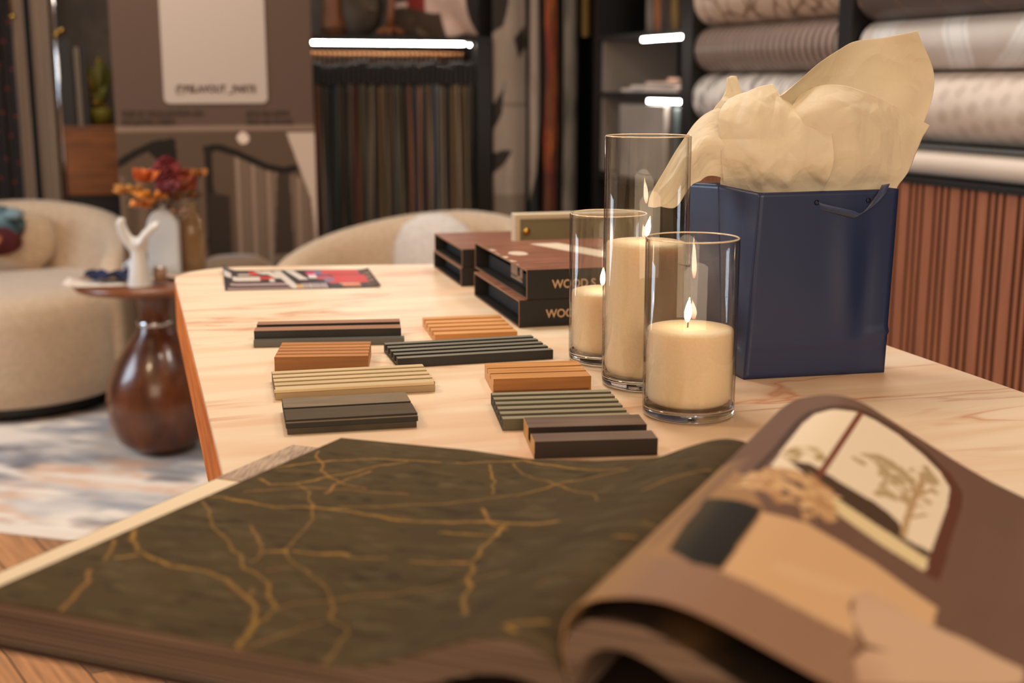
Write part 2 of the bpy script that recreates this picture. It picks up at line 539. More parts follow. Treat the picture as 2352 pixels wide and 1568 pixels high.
card = obj('contact_card', cm, mat('card_white', (188, 174, 164), rough=0.7), bn, label='pale rounded card')
ink = mat('dark_ink', (84, 70, 60), rough=0.8)
inks = mat('soft_ink', (66, 50, 41), rough=0.8)
text('lettering', '@BELAVOUT _PARTS', 0.034, ink, bn, (0, -0.0045, 1.075), align='CENTER', sx=0.82, bold=0.0016)
text('lettering', 'FREE 3D VISUALISATION ON', 0.026, inks, bn, (-0.312, -0.002, 0.998), sx=0.8, bold=0.0012)
text('lettering', 'SITE QUOTES & DESIGN', 0.026, inks, bn, (-0.312, -0.002, 0.970), sx=0.62, bold=0.0012)
text('lettering', '0715 704 24888', 0.026, inks, bn, (0.098, -0.002, 0.994), sx=0.86, bold=0.0012)
text('lettering', '0744 400 444442', 0.026, inks, bn, (0.098, -0.002, 0.966), sx=0.86, bold=0.0012)
obj('banner_base', MB().box(-0.36, 0.36, -0.04, 0.06, 0.0, 0.07), mat('brushed_metal', (150, 150, 150), rough=0.35, metal=0.9), bn, bevel=0.01)
obj('support_pole', MB().tube([(0, 0.03, 0.05), (0, 0.03, 1.96)], 0.008), chrome, bn)
obj('top_rail', MB().box(-0.335, 0.335, -0.01, 0.012, 1.945, 1.975), chrome, bn)

# ------------------------------------------------------------------ fabric rack on the rear wall
rk = thing('fabric_rack', 'black display rack with copper rod and white light bar by the banner', 'rack', R(-0.93, -0.3), RA)
obj('upright', MB().box(0.318, 0.385, 0.0, 0.5, 0, 1.262), black, rk, bevel=0.003)
obj('upright', MB().box(-0.45, -0.40, 0.0, 0.5, 0, 1.262), black, rk, bevel=0.003)
obj('top_shelf', MB().box(-0.45, 0.385, 0.0, 0.5, 1.262, 1.284), black, rk, bevel=0.002)
obj('back_panel', MB().box(-0.40, 0.318, 0.47, 0.49, 0.0, 1.262), mat('brown_panel', (70, 58, 50), rough=0.7), rk)
obj('light_bar', MB().box(-0.37, 0.277, 0.02, 0.035, 1.2515, 1.2615), led, rk)
obj('light_bar', MB().box(0.2975, 0.303, 0.02, 0.03, 1.2495, 1.2555), led, rk)
obj('hanging_rod', MB().tube([(-0.40, 0.10, 1.213), (0.318, 0.10, 1.213)], 0.007, 12), mat('bronze', (92, 72, 56), rough=0.45, metal=0.8), rk)
palette = [('charcoal', (44, 42, 40)), ('rust', (150, 78, 44)), ('tan', (150, 120, 88)), ('slate', (82, 88, 90)), ('black', (26, 25, 26)),
           ('teal', (48, 74, 78)), ('brown', (86, 64, 48)), ('black', (30, 28, 28)), ('taupe', (120, 102, 86)), ('red', (128, 46, 38)),
           ('olive', (104, 92, 58)), ('grey', (112, 106, 98)), ('beige', (160, 138, 112)), ('charcoal', (50, 46, 44)), ('mustard', (152, 114, 48)),
           ('taupe', (128, 110, 92)), ('brown', (96, 66, 46)), ('slate', (92, 98, 98)), ('olive', (112, 98, 66)), ('black', (28, 27, 28)),
           ('rust', (158, 92, 62)), ('navy', (40, 52, 72)), ('salmon', (178, 120, 96)), ('charcoal', (54, 50, 48)), ('tan', (146, 116, 88)),
           ('blue', (66, 84, 108)), ('grey', (130, 128, 126)), ('taupe', (132, 112, 94)), ('black', (32, 30, 30)), ('ochre', (140, 104, 56)),
           ('beige', (158, 136, 112)), ('brown', (100, 70, 48)), ('olive', (110, 98, 62)), ('charcoal', (48, 44, 42))]
ordn = ['first', 'second', 'third', 'fourth', 'fifth', 'sixth', 'seventh', 'eighth', 'ninth', 'tenth', 'eleventh', 'twelfth', 'thirteenth',
        'fourteenth', 'fifteenth', 'sixteenth', 'seventeenth', 'eighteenth', 'nineteenth', 'twentieth']
NS = len(palette)
for k, (cn, c) in enumerate(palette):
    x = -0.352+k*(0.64/(NS-1))
    side = ('%s from the banner' % ordn[k]) if k < NS//2 else ('%s from the rack\'s right post' % ordn[NS-1-k])
    h = thing('fabric_hanger', '%s fabric length on a black hanger, %s' % (cn, side), 'fabric sample', R(0, 0), RA, 'fabric samples on the copper rod')
    h.location = R(-0.93+x, -0.2)
    c = tuple(int(q*0.72+r_*0.28+6) for q, r_ in zip(c, (104, 92, 80)))
    fm = mat('fabric_%s_%d' % (cn, sum(c)), c, tuple(int(q*0.72) for q in c), nscale=5, scale=(1, 1, 0.3), rough=0.9, sheen=0.2)
    dz = random.uniform(-0.012, 0.012)
    obj('hook', MB().tube([(0, 0, 1.175), (0, 0, 1.205), (0, -0.0125, 1.213), (0, -0.005, 1.2245), (0, 0.006, 1.224), (0, 0.0125, 1.214)], 0.0022, 6).lathe([(0, -0.005), (0.005, -0.0035), (0.0068, 0), (0.005, 0.0035), (0, 0.005)], 10, c=(0, -0.009, 1.2205)), copper, h)  # a copper ball is added to each hook for its glint
    obj('clip_bar', MB().box(-0.007, 0.007, -0.15, 0.15, 1.10+dz*0.4, 1.178+dz), black, h, bevel=0.003)
    m = MB()
    ph = random.uniform(0, 6)
    zz = np.linspace(0.35, 1.105, 18)
    rows = []
    for z in zz:
        w = 0.0075+0.0025*math.sin(z*9+ph)
        o = 0.003*math.sin(z*6+ph*2)
        d = 0.145+0.006*math.sin(z*7+ph)
        rows.append([(o-w, d, z), (o-w*0.6, -d+0.01, z), (o, -d-0.004, z), (o+w*0.7, -d+0.012, z), (o+w, d, z)])
    vs = [p for r in rows for p in r]
    fs = []
    for i in range(len(rows)-1):
        for j in range(5):
            j2 = (j+1) % 5
            fs.append((i*5+j, i*5+j2, (i+1)*5+j2, (i+1)*5+j))
    fs += [(4, 3, 2, 1, 0), tuple((len(rows)-1)*5+j for j in range(5))]
    m.add(vs, fs, 0, True)
    obj('fabric_length', m, fm, h)

# things standing on the rack
woodl = mat('carved_wood', (150, 92, 48), (112, 64, 32), scale=(6, 6, 1), nscale=4, rough=0.45)
t = thing('wooden_sculpture', 'thick orange-brown carved wooden leg on the rack beside the banner', 'sculpture', R(-1.165, -0.24, 1.284), RA)
obj('post', MB().lathe([(0.03, 0), (0.046, 0.008), (0.044, 0.05), (0.036, 0.09), (0.036, 0.3), (0.05, 0.38), (0.0, 0.42)], 20), woodl, t)
obj('ankle_ring', MB().lathe([(0.047, 0.012), (0.051, 0.02), (0.047, 0.03)], 20), mat('dark_wood', (86, 50, 28), rough=0.5), t)
t = thing('wooden_bird_foot', 'slender wooden leg with splayed foot standing mid rack', 'sculpture', R(-0.945, -0.25, 1.284), RA)
m = MB().tube([(0, 0, 0.035), (0.004, 0, 0.09), (0.012, 0, 0.16), (0.02, 0, 0.34)], [0.016, 0.014, 0.016, 0.024], 10)
for a in (-2.9, -1.9, -0.6):
    m.tube([(0, 0, 0.036), (0.025*math.cos(a), 0.025*math.sin(a), 0.022), (0.055*math.cos(a), 0.05*math.sin(a), 0.012)], [0.014, 0.013, 0.010], 8)
obj('leg', m, woodl, t)
t = thing('bolster', 'rounded dark taupe cushion between the two wooden legs on the rack', 'cushion', R(-1.045, -0.08, 1.284), RA)
obj('cushion_body', MB().lathe([(0.0, 0.0), (0.06, 0.006), (0.105, 0.05), (0.12, 0.12), (0.10, 0.20), (0.05, 0.245), (0, 0.25)], 28, sy=0.75), mat('taupe_cloth', (112, 100, 88), (88, 78, 68), nscale=14, rough=0.85), t)
obj('button', MB().lathe([(0.0, 0.0), (0.018, 0.004), (0.0, 0.012)], 12, c=(0.05, -0.088, 0.10)), mat('pale_button', (150, 132, 112), rough=0.6), t)
nx, ny = 60, 50
u, v = np.meshgrid(np.linspace(0, 1, nx), np.linspace(0, 1, ny))
C = np.zeros(u.shape+(3,))
C[:] = (206, 178, 166)
put(C, (u < 0.3) & (v > 0.35), (40, 34, 36))
put(C, (u > 0.22) & (u < 0.42) & (v > 0.3), (128, 52, 48))
put(C, (u < 0.6) & (v < 0.3), (74, 60, 50))
mix(C, (fbm(u, v, 6, 2)-0.5)*2, (236, 214, 204))
sx = -0.17+0.34*u*(1-0.25*(1-v))+0.10*(1-v)**3*u
sz = 0.004+0.33*v+0.012*np.sin(u*9)
sy = -0.03+0.025*np.sin(u*7+v*3)-0.05*(1-v)
t = thing('patterned_scarf', 'pink, black and red patterned scarf draped on the right of the rack', 'scarf', R(-0.76, -0.16, 1.284), RA)
pgrid('cloth', sx, sy, sz, C, prf, t, solid=0.006)
obj('fold_tail', MB().tube([(0.06, -0.06, 0.075), (0.10, -0.08, 0.035), (0.155, -0.09, 0.010)], [0.03, 0.02, 0.007], 10), mat('pale_pink_cloth', (190, 158, 142), rough=0.9), t)

# ------------------------------------------------------------------ hanging mural panels in the corner
def mural(x0, x1, y, label, paint, z0=0.06, z1=2.1, curl=0.012):
    t = thing('wallpaper_length', label, 'wallpaper panel', R((x0+x1)/2, y), RA, 'wallpaper lengths hanging in the corner')
    w = (x1-x0)/2
    u, v = np.meshgrid(np.linspace(-1, 1, 40), np.linspace(z0, z1, 240))
    C = np.zeros(u.shape+(3,))
    paint(C, u, v)
    pgrid('paper', u*w, curl*np.cos(u*1.6)*-1+0.004*np.sin(v*5), v, C, prn, t, solid=0.002)
    obj('top_clip', MB().box(-w, w, -0.012, 0.012, z1-0.01, z1+0.03), blackm, t)
    return t
def p_bird(C, u, v):
    C[:] = (150, 136, 124)
    mix(C, (fbm(u*0.4, v, 5, 4)-0.45)*2.5, (182, 168, 156))
    mix(C, (np.abs(v-1.02) < 0.012)*0.6, (110, 98, 88))
    mix(C, ((v > 0.56) & (v < 0.74) & (u > -0.4))*0.0, (0, 0, 0))
    for q in ([(-1, 1.02), (-0.5, 1.08), (-0.35, 1.12), (-0.55, 0.98), (-1, 0.92)], [(-1, 0.83), (-0.3, 0.845), (0.05, 0.835), (-0.35, 0.79), (-1, 0.745)],
              [(-1, 1.30), (-0.4, 1.33), (-0.1, 1.42), (-0.3, 1.5), (-1, 1.46)], [(0.2, 1.28), (0.9, 1.33), (1, 1.25), (0.5, 1.2)]):
        put(C, inpoly(u, v, q), (46, 40, 36))
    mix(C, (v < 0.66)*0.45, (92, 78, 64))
def p_light(C, u, v):
    C[:] = (164, 150, 138)
    mix(C, (fbm(u*0.3, v, 6, 9)-0.5)*3, (120, 108, 98))
    put(C, inpoly(u, v, [(-1, 0.62), (0.2, 0.75), (0.9, 0.95), (1, 0.6), (0.2, 0.5), (-1, 0.45)]), (40, 42, 44))
def p_red(C, u, v):
    C[:] = (110, 62, 38)
    mix(C, (fbm(u*0.5, v, 9, 5)-0.45)*4, (190, 104, 40))
    mix(C, (fbm(u*0.5+3, v, 7, 15)-0.52)*5, (140, 36, 40))
    mix(C, (fbm(u*0.5+7, v, 8, 25)-0.55)*5, (60, 40, 38))
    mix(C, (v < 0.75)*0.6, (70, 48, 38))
def p_dark(C, u, v):
    C[:] = (34, 32, 32)
    mix(C, (fbm(u*0.4, v, 8, 6)-0.5)*3, (84, 60, 50))
def p_grey(C, u, v):
    C[:] = (120, 114, 106)
    mix(C, (fbm(u*0.4, v, 7, 8)-0.5)*3.5, (72, 68, 64))
def p_must(C, u, v):
    C[:] = (116, 92, 46)
    mix(C, (fbm(u*0.4, v, 9, 12)-0.5)*3, (140, 112, 62))
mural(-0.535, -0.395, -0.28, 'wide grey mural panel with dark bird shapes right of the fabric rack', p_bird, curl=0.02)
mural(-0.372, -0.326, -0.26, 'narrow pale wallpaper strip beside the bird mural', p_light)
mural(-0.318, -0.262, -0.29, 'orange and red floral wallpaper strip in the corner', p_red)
mural(-0.258, -0.232, -0.25, 'dark brown wallpaper strip right of the floral strip', p_dark)
mural(-0.226, -0.166, -0.27, 'mottled grey wallpaper strip in the corner', p_grey)
mural(-0.158, -0.118, -0.30, 'short mustard wallpaper strip next to the black shelving', p_must, z0=1.29)
t = thing('mural_stand', 'black frame that carries the hanging wallpaper lengths', 'stand', R(-0.33, -0.15), RA)
obj('post', MB().box(-0.062, -0.045, -0.12, -0.10, 0, 2.16), blackm, t)
obj('post', MB().box(0.17, 0.27, -0.0, 0.05, 0, 2.16), blackm, t)
obj('top_rail', MB().box(-0.205, 0.27, -0.16, -0.10, 2.14, 2.17), blackm, t)
obj('back_board', MB().box(-0.205, 0.27, 0.02, 0.04, 0, 2.14), black, t)

# ------------------------------------------------------------------ black shelving on the right wall
sh = thing('shelf_unit', 'black shelving with lit shelves between the corner and the wallpaper rolls', 'shelf', R(0, -0.9), RA)
obj('side_panel', MB().box(-0.2, 0.155, 0.335, 0.385, 0, 2.3), black, sh)
obj('side_panel', MB().box(-0.2, 0.155, -0.425, -0.352, 0, 2.3), black, sh)
obj('back_panel', MB().box(0.135, 0.155, -0.352, 0.335, 0, 2.3), black, sh)
obj('inner_panel', MB().box(-0.185, 0.13, 0.318, 0.334, 0.77, 1.27), mat('grey_laminate', (128, 118, 110), rough=0.6), sh)
for z in (0.74, 1.055, 1.266, 1.75):
    obj('shelf_board', MB().box(-0.2, 0.135, -0.352, 0.335, z, z+0.018), black, sh)
obj('light_bar', MB().box(-0.196, -0.182, -0.345, -0.035, 1.253, 1.2645), led, sh)
obj('light_bar', MB().box(-0.15, -0.135, -0.345, 0.0, 1.036, 1.0475), led, sh)
cols = [((186, 170, 158), 'pale pink'), ((206, 138, 92), 'orange'), ((150, 120, 96), 'brown'), ((228, 214, 206), 'white')]
for k, (c, n_) in enumerate([cols[3], cols[0], cols[1], cols[2]]):
    t = thing('brochure', '%s brochure in the fanned pile on the upper lit shelf' % n_, 'brochure', R(-0.03, -0.98, 1.074+0.013*k), RA+math.radians((-3, 5, -6, 8)[k]), 'brochures fanned on the lit shelf')
    obj('page_block', MB().box(-0.15, 0.13, -0.24+0.03*k, 0.27-0.12*k, 0.0015, 0.0105), mat('paper_edge', (225, 212, 200), rough=0.7), t)
    obj('cover', MB().box(-0.152, 0.132, -0.242+0.03*k, 0.272-0.12*k, 0.0105, 0.0125), mat('brochure_%d' % k, c, rough=0.45), t)
for k, (y0, y1, c, n_, z1) in enumerate([(-0.165, 0.22, (168, 158, 150), 'large pale grey', 0.272), (-0.335, -0.175, (92, 110, 112), 'narrow teal', 0.262)]):
    t = thing('sample_board', '%s sample board standing on the shelf behind the tall glass' % n_, 'sample board', R(-0.165+0.03*k, -0.9, 0.758), RA, 'sample boards on the lower lit shelf')
    obj('board', MB().box(0, 0.02, y0, y1, 0, z1), mat('board_%d' % k, c, tuple(int(q*0.85) for q in c), nscale=4, rough=0.35, coat=0.3), t, bevel=0.003)
    obj('edge_strip', MB().box(-0.003, 0.022, y1-0.008, y1, 0, z1), mat('board_edge', (70, 66, 64), rough=0.5), t)
for k, (c, n_, w) in enumerate([((120, 110, 100), 'grey', 0.05), ((150, 92, 48), 'orange', 0.055), ((60, 50, 44), 'dark brown', 0.07), ((130, 100, 46), 'mustard', 0.05), ((52, 46, 42), 'black', 0.04)]):
    t = thing('sample_binder', '%s sample binder standing upright on the top shelf of the black shelving' % n_, 'binder', R(-0.04, -0.935-0.064*k, 1.284), RA+random.uniform(-0.04, 0.04), 'binders on the top shelf')
    obj('cover', MB().box(-0.13, 0.13, -w/2, w/2, 0, 0.33+0.02*math.sin(k*3)), mat('binder_%d' % k, c, tuple(int(q*0.6) for q in c), nscale=9, rough=0.6), t, bevel=0.004)
    obj('page_block', MB().box(-0.125, 0.135, -w/2+0.005, w/2-0.005, 0.006, 0.32+0.02*math.sin(k*3)), mat('paper_edge', (225, 212, 200)), t)

# ------------------------------------------------------------------ wallpaper roll rack with slatted base
rr_ = thing('roll_rack', 'black rack frame that carries the big wallpaper rolls along the right wall', 'rack', R(0, -2.2), RA)
obj('post', MB().box(-0.2, 0.10, -0.02, 0.045, 0.885, 2.2), black, rr_)
obj('post', MB().box(-0.2, 0.10, -1.22, -1.16, 0.885, 2.2), black, rr_)
obj('back_panel', MB().box(0.09, 0.11, -1.16, 0.87, 0.885, 2.2), mat('rack_back', (34, 32, 32), rough=0.6), rr_)
obj('ledge', MB().box(-0.185, 0.09, -1.16, -0.02, 0.951, 0.957), mat('grey_steel', (120, 124, 124), rough=0.4, metal=0.5), rr_)
obj('peg_rail', MB().box(-0.13, -0.11, 0.045, 0.87, 0.89, 0.9), blackm, rr_)

def roll(label, y0, y1, z, r, paint, x=-0.12, rough=None):
    t = thing('wallpaper_roll', label, 'wallpaper roll', R(x, (y0+y1)/2, z), RA, 'big wallpaper rolls on the rack')
    nu, nv = int((y1-y0)*260), 64
    a = np.linspace(-math.pi, math.pi, nv)
    Y, A = np.meshgrid(np.linspace(y0, y1, nu)-(y0+y1)/2, a)
    C = np.zeros(Y.shape+(3,))
    paint(C, Y+2.0, A*r)
    pgrid('paper', -r*np.cos(A), Y, r*np.sin(A), C, prg, t)
    m = MB()
    for yy in (y0-(y0+y1)/2, y1-(y0+y1)/2):
        m.add([(r*math.cos(b), yy, r*math.sin(b)) for b in np.linspace(0, 2*math.pi, 33)[:-1]], [tuple(range(32))])
    obj('roll_end', m, mat('paper_edge', (225, 212, 200)), t)
    obj('core', MB().tube([(0, -(y1-y0)/2-0.018, 0), (0, (y1-y0)/2+0.018, 0)], 0.02, 16), mat('cardboard', (150, 118, 86), rough=0.8), t)
def p_stone(C, a, b):
    C[:] = (196, 172, 150)
    w = fbm(a, b, 9, 3)
    d = np.full(a.shape, 9.0); d2 = np.full(a.shape, 9.0)
    rg = np.random.RandomState(4)
    for _ in range(90):
        px, py = rg.rand()*1.2+1.4, rg.uniform(-0.24, 0.24)
        q = np.hypot((a-px)*1.4, b-py)
        d2 = np.minimum(d2, np.maximum(d, q)); d = np.minimum(d, q)
    mix(C, (w-0.45)*2.5, (216, 196, 178))
    mix(C, 1-(d2-d)/0.016, (112, 84, 66))
def p_stripe(C, a, b):
    s = np.sin(a*2*math.pi/0.034)
    C[:] = (158, 140, 130)
    mix(C, np.clip(s*2+0.4, 0, 1), (98, 84, 78))
    mix(C, (np.sin(a*2*math.pi/0.034+2.2) > 0.9)*0.6, (176, 150, 136))
def p_brush(C, a, b):
    C[:] = (226, 220, 214)
    mix(C, (fbm(a*2.0, b*0.8, 22, 5)-0.54)*6, (150, 146, 142))
    mix(C, (fbm(a*2.5, b*0.7, 28, 15)-0.6)*7, (96, 92, 90))
def p_char(C, a, b):
    C[:] = (96, 86, 82)
    mix(C, (fbm(a, b, 8, 8)-0.5)*2, (78, 70, 68))
    for k in range(9):
        y = 1.5+0.16*k
        mix(C, (np.abs(b-(a-y)*0.9-0.02*np.sin(a*40+k)) < 0.0022)*0.7, (164, 128, 96))
def p_swirl(C, a, b):
    C[:] = (196, 188, 182)
    mix(C, (fbm(a, b, 5, 8)-0.4)*2, (216, 210, 206))
    for k in range(7):
        y = 1.42+0.2*k
        q = a-y-0.08*np.cos(b*16+k)+0.55*b
        mix(C, (np.abs(q) < 0.045)*0.8, (226, 228, 228))
        mix(C, (np.abs(np.abs(q)-0.026) < 0.003)*0.5, (176, 180, 182))
def p_diag(C, a, b):
    C[:] = (216, 202, 190)
    mix(C, np.clip(np.sin((a+b*0.8)*70)*np.sin((a-b*1.4)*46)*1.2, 0, 0.6), (186, 170, 158))
    mix(C, (fbm(a, b, 12, 6)-0.5)*2, (228, 218, 208))
def p_cream(C, a, b):
    C[:] = (230, 218, 206)
    mix(C, (fbm(a, b, 10, 19)-0.5)*2, (216, 204, 192))
L0, L1, P0, P1 = -2.135, -1.335, -3.34, -2.235
roll('beige roll with brown pebble pattern, left column of the roll rack', L0, L1, 1.372, 0.083, p_stone)
roll('grey and brown striped roll below the pebble roll', L0, L1, 1.214, 0.075, p_stripe)
roll('white roll with grey brush strokes, left column below the striped roll', L0, L1, 1.058, 0.078, p_brush)
roll('pale plain roll at the foot of the left column, behind the tissue paper', L0, L1, 0.935, 0.042, p_cream)
roll('charcoal roll with thin gold lines at the top of the right column', P0, P1, 1.352, 0.086, p_char)
roll('pale grey roll with white leaf swirls, right column', P0, P1, 1.203, 0.064, p_swirl)
roll('beige roll with soft diagonal pattern, right column above the steel ledge', P0, P1, 1.047, 0.088, p_diag, x=-0.105)
roll('small cream roll under the steel ledge above the slats', P0, P1, 0.914, 0.034, p_cream, x=-0.155)

sb = thing('slatted_cabinet', 'cabinet base clad in brown vertical slats with black top under the rolls', 'cabinet', R(0, -2.3), RA)
slatw = mat('slat_wood', (168, 108, 78), (146, 92, 66), scale=(8, 8, 0.6), nscale=6, rough=0.5)
m = MB()
y = 0.98
while y > -1.05:
    for w in (0.036, 0.0135, 0.0135):
        m.box(-0.2, -0.196, y-w, y, 0.02, 0.862)
        y -= w+0.0108
obj('slats', m, slatw, sb)
obj('body', MB().box(-0.196, 0.1, -1.06, 0.98, 0.0, 0.862), mat('black_felt', (7, 6, 6), rough=0.9, spec=0.1), sb)
obj('top', MB().box(-0.207, 0.1, -1.06, 0.98, 0.862, 0.876), black, sb)
# ------------------------------------------------------------------ left corner of the room
def drape(name, label, x0, x1, y, z0, z1, m, n=7, group=None):
    t = thing(name, label, 'drape', R((x0+x1)/2, y), RA, group)
    w = (x1-x0)/2
    u, v = np.meshgrid(np.linspace(-1, 1, 10*n), np.linspace(z0, z1, 30))
    g = MB().grid(u*w, 0.012*np.sin(u*n*1.5+0.3*np.sin(v*4)), v)
    obj('cloth', g, m, t, solid=0.003)
    obj('heading_band', MB().box(-w-0.004, w+0.004, -0.02, 0.02, z1-0.06, z1+0.01), m, t, bevel=0.004)
    return t
beige_cl = mat('beige_cloth', (150, 126, 104), (124, 102, 84), scale=(14, 14, 0.5), nscale=4, rough=0.85, sheen=0.3)
drape('sample_drape', 'narrow beige drape nearest the bead curtain', -2.322, -2.280, 0.2, 0.05, 2.2, beige_cl, 3, 'beige drapes at the left')
drape('sample_drape', 'wider beige pleated drape beside the chrome pole', -2.254, -2.186, 0.2, 0.05, 2.2, beige_cl, 6, 'beige drapes at the left')
drape('dark_drape', 'black drape hanging behind the beige ones at the left', -2.44, -2.18, 0.32, 0.05, 2.25, mat('black_cloth', (30, 26, 24), rough=0.9), 9)
t = thing('bead_curtain', 'dark bead curtain hanging at the left edge of the photo', 'bead curtain', R(-2.40, 0.12), RA)
m = MB()
for i in range(7):
    for k in range(70):
        z = 0.5+k*0.016+(i % 2)*0.008
        m.lathe([(0, -0.0075), (0.007, -0.003), (0.007, 0.003), (0, 0.0075)], 6, c=(-0.07+0.023*i, 0.008*math.sin(i*2), z), mi=(0 if (i*7+k*3) % 11 else 1))
o = obj('bead_strands', m, [mat('dark_bead', (44, 36, 34), rough=0.25), mat('red_bead', (120, 50, 44), rough=0.25)], t)
o['kind'] = 'stuff'
obj('rail', MB().box(-0.1, 0.1, -0.02, 0.02, 1.62, 1.65), black, t)
t = thing('chrome_pole', 'tall chrome curtain pole with brass knobs at the left', 'pole', R(-2.166, 0.16), RA)
obj('pole_tube', MB().tube([(0, 0, 0.0), (0, 0, 2.2)], 0.0115, 14), chrome, t)
obj('brass_knob', MB().lathe([(0, -0.012), (0.010, -0.007), (0.012, 0), (0.010, 0.007), (0, 0.012)], 14, c=(0.022, -0.014, 1.305)), brass, t)
obj('brass_knob', MB().lathe([(0, -0.012), (0.010, -0.007), (0.012, 0), (0.010, 0.007), (0, 0.012)], 14, c=(0.002, -0.022, 1.290)), brass, t)
t = thing('finial', 'small brass finial shining near the top left', 'curtain finial', R(-2.318, 0.14, 1.353), RA)
obj('ball', MB().lathe([(0, -0.014), (0.011, -0.008), (0.014, 0), (0.011, 0.008), (0, 0.014)], 14), brass, t)
obj('stem', MB().tube([(0, 0, 0.012), (0, 0.02, 0.10), (0, 0.06, 0.8)], 0.004, 8), brass, t)

ct = thing('wall_cabinet', 'orange-brown wooden cabinet over a black plinth left of the banner', 'cabinet', R(-2.06, 0.1), RA)
cabw = mat('cabinet_wood', (132, 74, 30), (104, 56, 22), scale=(2, 2, 14), nscale=3, rough=0.45)
obj('body', MB().box(-0.10, 0.20, 0.012, 0.38, 0.67, 0.930), cabw, ct)
obj('top', MB().box(-0.108, 0.208, 0.0, 0.38, 0.930, 0.942), cabw, ct, bevel=0.002)
dr = obj('drawer', MB().box(-0.098, 0.198, 0.0, 0.012, 0.676, 0.926), cabw, ct, bevel=0.002)
obj('plinth', MB().box(-0.10, 0.20, 0.02, 0.38, 0.0, 0.67), black, ct)
for k, (x, w, h, c, n_) in enumerate([(-0.075, 0.045, 0.33, (34, 30, 28), 'black'), (-0.036, 0.02, 0.30, (112, 96, 80), 'grey-beige'), (-0.012, 0.018, 0.31, (40, 34, 30), 'dark brown')]):
    t = thing('sample_folder', '%s folder standing on the wooden cabinet' % n_, 'folder', R(-2.06+x, 0.24, 0.942), RA, 'folders on the wooden cabinet')
    obj('cover', MB().box(-w/2, w/2, -0.11, 0.11, 0, h), mat('folder_%d' % k, c, rough=0.6), t, bevel=0.002)
    obj('page_block', MB().box(-w/2+0.004, w/2-0.004, -0.105, 0.113, 0.004, h-0.006), mat('paper_edge', (225, 212, 200)), t)
t = thing('yellow_plant', 'yellow-green leafy plant on the wooden cabinet beside the banner', 'plant', R(-2.015, 0.22, 0.942), RA)
obj('pot', MB().lathe([(0.035, 0), (0.045, 0.06), (0.043, 0.065), (0.0, 0.06)], 20), mat('green_pot', (128, 120, 40), (100, 98, 34), rough=0.4), t)
leafm = [mat('leaf_green', (96, 92, 24), (66, 66, 18), rough=0.6), mat('leaf_yellow', (170, 128, 34), (128, 92, 24), rough=0.6)]
rg = random.Random(3)
for k in range(26):
    a, h, l = rg.uniform(0, 6.28), rg.uniform(0.06, 0.27), rg.uniform(0.02, 0.065)
    m = MB()
    c, s = math.cos(a), math.sin(a)
    b = Vector((0.012*c, 0.012*s, 0.055)); e = Vector((l*c, l*s, h)); p = Vector((-s, c, 0.2))*0.022
    mid = b.lerp(e, 0.6)+Vector((0, 0, 0.02))
    m.add([b, mid+p, e, mid-p], [(0, 1, 2, 3)], 0, True)
    obj('leaf', m, leafm[k % 3 == 0], t, solid=0.001)

# ------------------------------------------------------------------ barrel armchairs
boucle = mat('cream_boucle', (206, 182, 156), (192, 168, 142), nscale=60, rough=0.95, bump=0.5, bscale=140, sheen=0.4)
def barrel_chair(label, loc, rot, ext=118):
    t = thing('barrel_armchair', label, 'armchair', loc, rot, 'cream barrel armchairs')
    obj('plinth', MB().lathe([(0.36, 0), (0.36, 0.045)], 40), black, t)
    obj('seat', MB().lathe([(0.37, 0.042), (0.415, 0.06), (0.428, 0.12), (0.43, 0.32), (0.424, 0.365), (0.405, 0.40), (0.36, 0.418), (0.2, 0.424), (0.0, 0.426)], 56), boucle, t)
    vs, fs = [], []
    N, K = 60, 13
    for i in range(N+1):
        th = math.radians(-ext+2*ext*i/N)
        q = abs(th)/math.radians(ext)
        h = 0.668-0.165*q**1.8
        e = 1.0
        if q > 0.93:
            e = math.sqrt(max(0.02, 1-((q-0.93)/0.07)**2))
        ro, ri = 0.455, 0.325+0.03*q
        rm, hw = (ro+ri)/2, (ro-ri)/2*(0.4+0.6*e)
        prof = [(-hw*0.9, 0.08), (-hw, 0.2), (-hw*1.05, h-0.10), (-hw*0.98, h-0.06), (-hw*0.8, h-0.025), (-hw*0.45, h-0.005), (0, h),
                (hw*0.45, h-0.005), (hw*0.8, h-0.025), (hw*0.98, h-0.06), (hw, h-0.10), (hw, 0.2), (hw*0.9, 0.08)]
        for d, z in prof:
            z = 0.08+(z-0.08)*(0.75+0.25*e)
            vs.append(((rm+d)*math.sin(th), (rm+d)*math.cos(th), z))
    for i in range(N):
        for k in range(K):
            k2 = (k+1) % K
            fs.append((i*K+k, i*K+k2, (i+1)*K+k2, (i+1)*K+k))
    fs += [tuple(range(K-1, -1, -1)), tuple(N*K+k for k in range(K))]
    obj('backrest', MB().add(vs, fs, 0, True), boucle, t)
    obj('back_cushion', MB().lathe([(0.0, -0.12), (0.11, -0.11), (0.17, -0.05), (0.18, 0.02), (0.16, 0.08), (0.08, 0.112), (0, 0.118)], 32, c=(-0.05, 0.262, 0.525), sy=0.36), boucle, t)
    return t
barrel_chair('cream barrel armchair behind the gourd side table at the left', (-1.775, 4.385, 0.008), math.radians(10))
barrel_chair('cream barrel armchair with a white cushion behind the far end of the desk', (-0.362, 4.03, 0.008), math.radians(-38))
pw = thing('white_cushion', 'rounded white cushion leaning in the armchair behind the desk', 'cushion', (-0.252, 4.09, 0.545), math.radians(-12))
obj('cushion_body', MB().lathe([(0, -0.125), (0.08, -0.122), (0.125, -0.09), (0.138, -0.02), (0.134, 0.05), (0.105, 0.11), (0.05, 0.142), (0, 0.146)], 32, sy=0.42), mat('white_boucle', (224, 220, 218), (210, 206, 204), nscale=50, rough=0.95, bump=0.4, bscale=120), pw)
